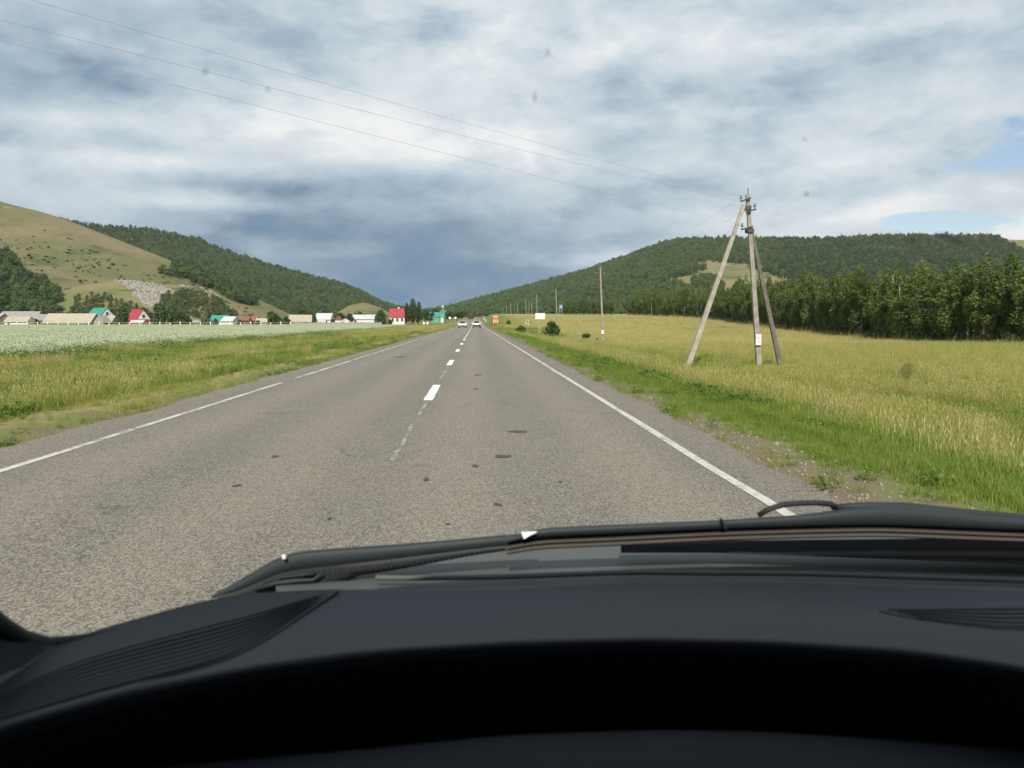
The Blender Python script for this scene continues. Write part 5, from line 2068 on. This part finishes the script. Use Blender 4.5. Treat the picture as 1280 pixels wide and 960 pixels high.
def on_glass(x, y):
    """where the sight line meets the windscreen"""
    d = FWD + RGT * ((x - 640) / 1000) + UPV * ((480 - y) / 1000)
    P0 = Vector((0, 0, EYE)) - OFF
    s = .6
    for _ in range(30):
        p = P0 + d * s
        f = (p.z - .955) / .545
        bow = (p.x / .80) ** 2
        yg = 1.035 - .60 * f - .30 * bow * (1 - .6 * f)
        s += (yg - p.y) * .5
    return P0 + d * s


for (x, y, wpx_, hpx_, an) in ((1005, 240, 9, 8, 0), (260, 88, 7, 10, 0), (337, 110, 7, 7, 0), (888, 527, 22, 18, 30), (1130, 461, 40, 15, 45), (1158, 382, 34, 10, -40), (684, 63, 6, 14, 0), (668, 120, 6, 14, 0), (1185, 296, 60, 7, -25), (1137, 298, 10, 10, 0), (1003, 172, 6, 6, 0)):
    c = on_glass(x, y - 0) + Vector((0, -.004, -.002))
    s = (c + OFF - Vector((0, 0, EYE))).length / 1000
    a = R(an)
    ux = RGT * math.cos(a) + UPV * math.sin(a)
    uy = -RGT * math.sin(a) + UPV * math.cos(a)
    pts = []
    for k in range(12):
        q = 2 * PI * k / 12
        pts.append(c + ux * (wpx_ * s * .5 * math.cos(q)) + uy * (hpx_ * s * .5 * math.sin(q)))
    o = link(bpy.data.objects.new('insect_smear', mesh_of('insect_smear', pts, [tuple(range(12))], M['smudge'])), wsn)
# rubber seal and pillar foot at the driver's corner
seal = [V(x, y, D) for x, y, D in ((-130, 640, .60), (-80, 706, .66), (-40, 754, .70), (0, 784, .745), (28, 799, .77), (60, 805, .79), (95, 801, .805), (130, 793, .82), (200, 778, .85))]
MB().tube(seal, [.012, .012, .012, .010, .009, .007, .006, .004, .003], 10).build('screen_seal', M['rubber'], own, True)
pil = [[V(x, y, D) for x, y, D in ((-420, 300, .44), (-260, 520, .55), (-130, 660, .60), (-60, 740, .69), (0, 782, .745), (40, 800, .77), (75, 806, .79), (110, 800, .81))],
       [V(x, y, D) for x, y, D in ((-560, 380, .42), (-380, 600, .52), (-240, 720, .57), (-130, 800, .64), (-40, 845, .70), (10, 850, .735), (60, 838, .77), (110, 820, .80))],
       [V(x, y, D) for x, y, D in ((-760, 420, .36), (-560, 680, .44), (-420, 820, .48), (-300, 920, .54), (-160, 930, .60), (-60, 910, .66), (20, 880, .70), (100, 850, .76))]]
sheet('pillar_trim', pil, M['dash_panel'], own)
roof_ = []
for Yb in np.linspace(.43, -2.1, 12):
    roof_.append([(Xb, Yb - .10 * (Xb / .8) ** 2 * (1 if Yb > .3 else .2), 1.50 - .12 * (abs(Xb) / .84) ** 4 - .06 * max(0, (-Yb - .9)) ** 1.5) for Xb in np.linspace(-.84, .84, 15)])
sheet('headliner', roof_, M['headliner'], own)
sheet('roof', [[(p[0] * 1.01, p[1], p[2] + .03) for p in r0] for r0 in roof_], M['car_dark'], own)
for s in (-1, 1):
    d0 = MB().add([(s * .86, .62, .30), (s * .86, -2.1, .30), (s * .86, -2.1, .98), (s * .86, .62, .94), (s * .80, .62, .30), (s * .80, -2.1, .30), (s * .80, -2.1, .98), (s * .80, .62, .94)],
                  [(0, 1, 2, 3), (7, 6, 5, 4), (3, 2, 6, 7), (0, 3, 7, 4), (1, 5, 6, 2), (0, 4, 5, 1)]).build('door', M['car_dark'], own)
    MB().prism([(s * .83, -.35, .95), (s * .83, -.55, .95), (s * .70, -.6, 1.45), (s * .70, -.42, 1.45)], (-s * .04, 0, 0)).build('door_pillar', M['dash_panel'], own)
    MB().prism([(s * .83, -1.5, .95), (s * .83, -2.1, .95), (s * .66, -1.9, 1.40), (s * .68, -1.4, 1.43)], (-s * .04, 0, 0)).build('rear_pillar', M['dash_panel'], own)
    MB().tube([(s * .80, .66, .97), (s * .71, .30, 1.30), (s * .69, .22, 1.45)], .025, 8).build('screen_pillar', M['dash_panel'], own, True) if s > 0 else None
MB().box((-.8, -2.12, .3), (.8, -2.06, 1.0)).build('tailgate', M['car_dark'], own)
MB().box((-.78, -2.05, .26), (.78, 1.0, .30)).build('floor_pan', M['black'], own)
for s in (-1, 1):
    sx_ = s * .38
    sb = MB().prism([(sx_ - .25, -.30, .40), (sx_ - .25, -.36, .60), (sx_ - .25, -.62, 1.02), (sx_ - .25, -.74, 1.0), (sx_ - .25, -.52, .40)], (.5, 0, 0)).build('seat', M['dash_panel'], own, bevel=.03)


# ------------------------------------------------------------------ thin valley air
hm = bpy.data.materials.new('valley_air')
hm.use_nodes = True
ht = NT(hm.node_tree)
ht.n.clear()
pv = ht.node('ShaderNodeVolumePrincipled')
pv.inputs['Color'].default_value = (.86, .90, .94, 1)
pv.inputs['Density'].default_value = .00007
pv.inputs['Anisotropy'].default_value = .0
ho = ht.node('ShaderNodeOutputMaterial')
ht.l.new(pv.outputs[0], ho.inputs['Volume'])
hb = MB().box((-3400, -600, -8), (3400, 4000, 330)).build('haze', hm)
tag(hb, kind='stuff')
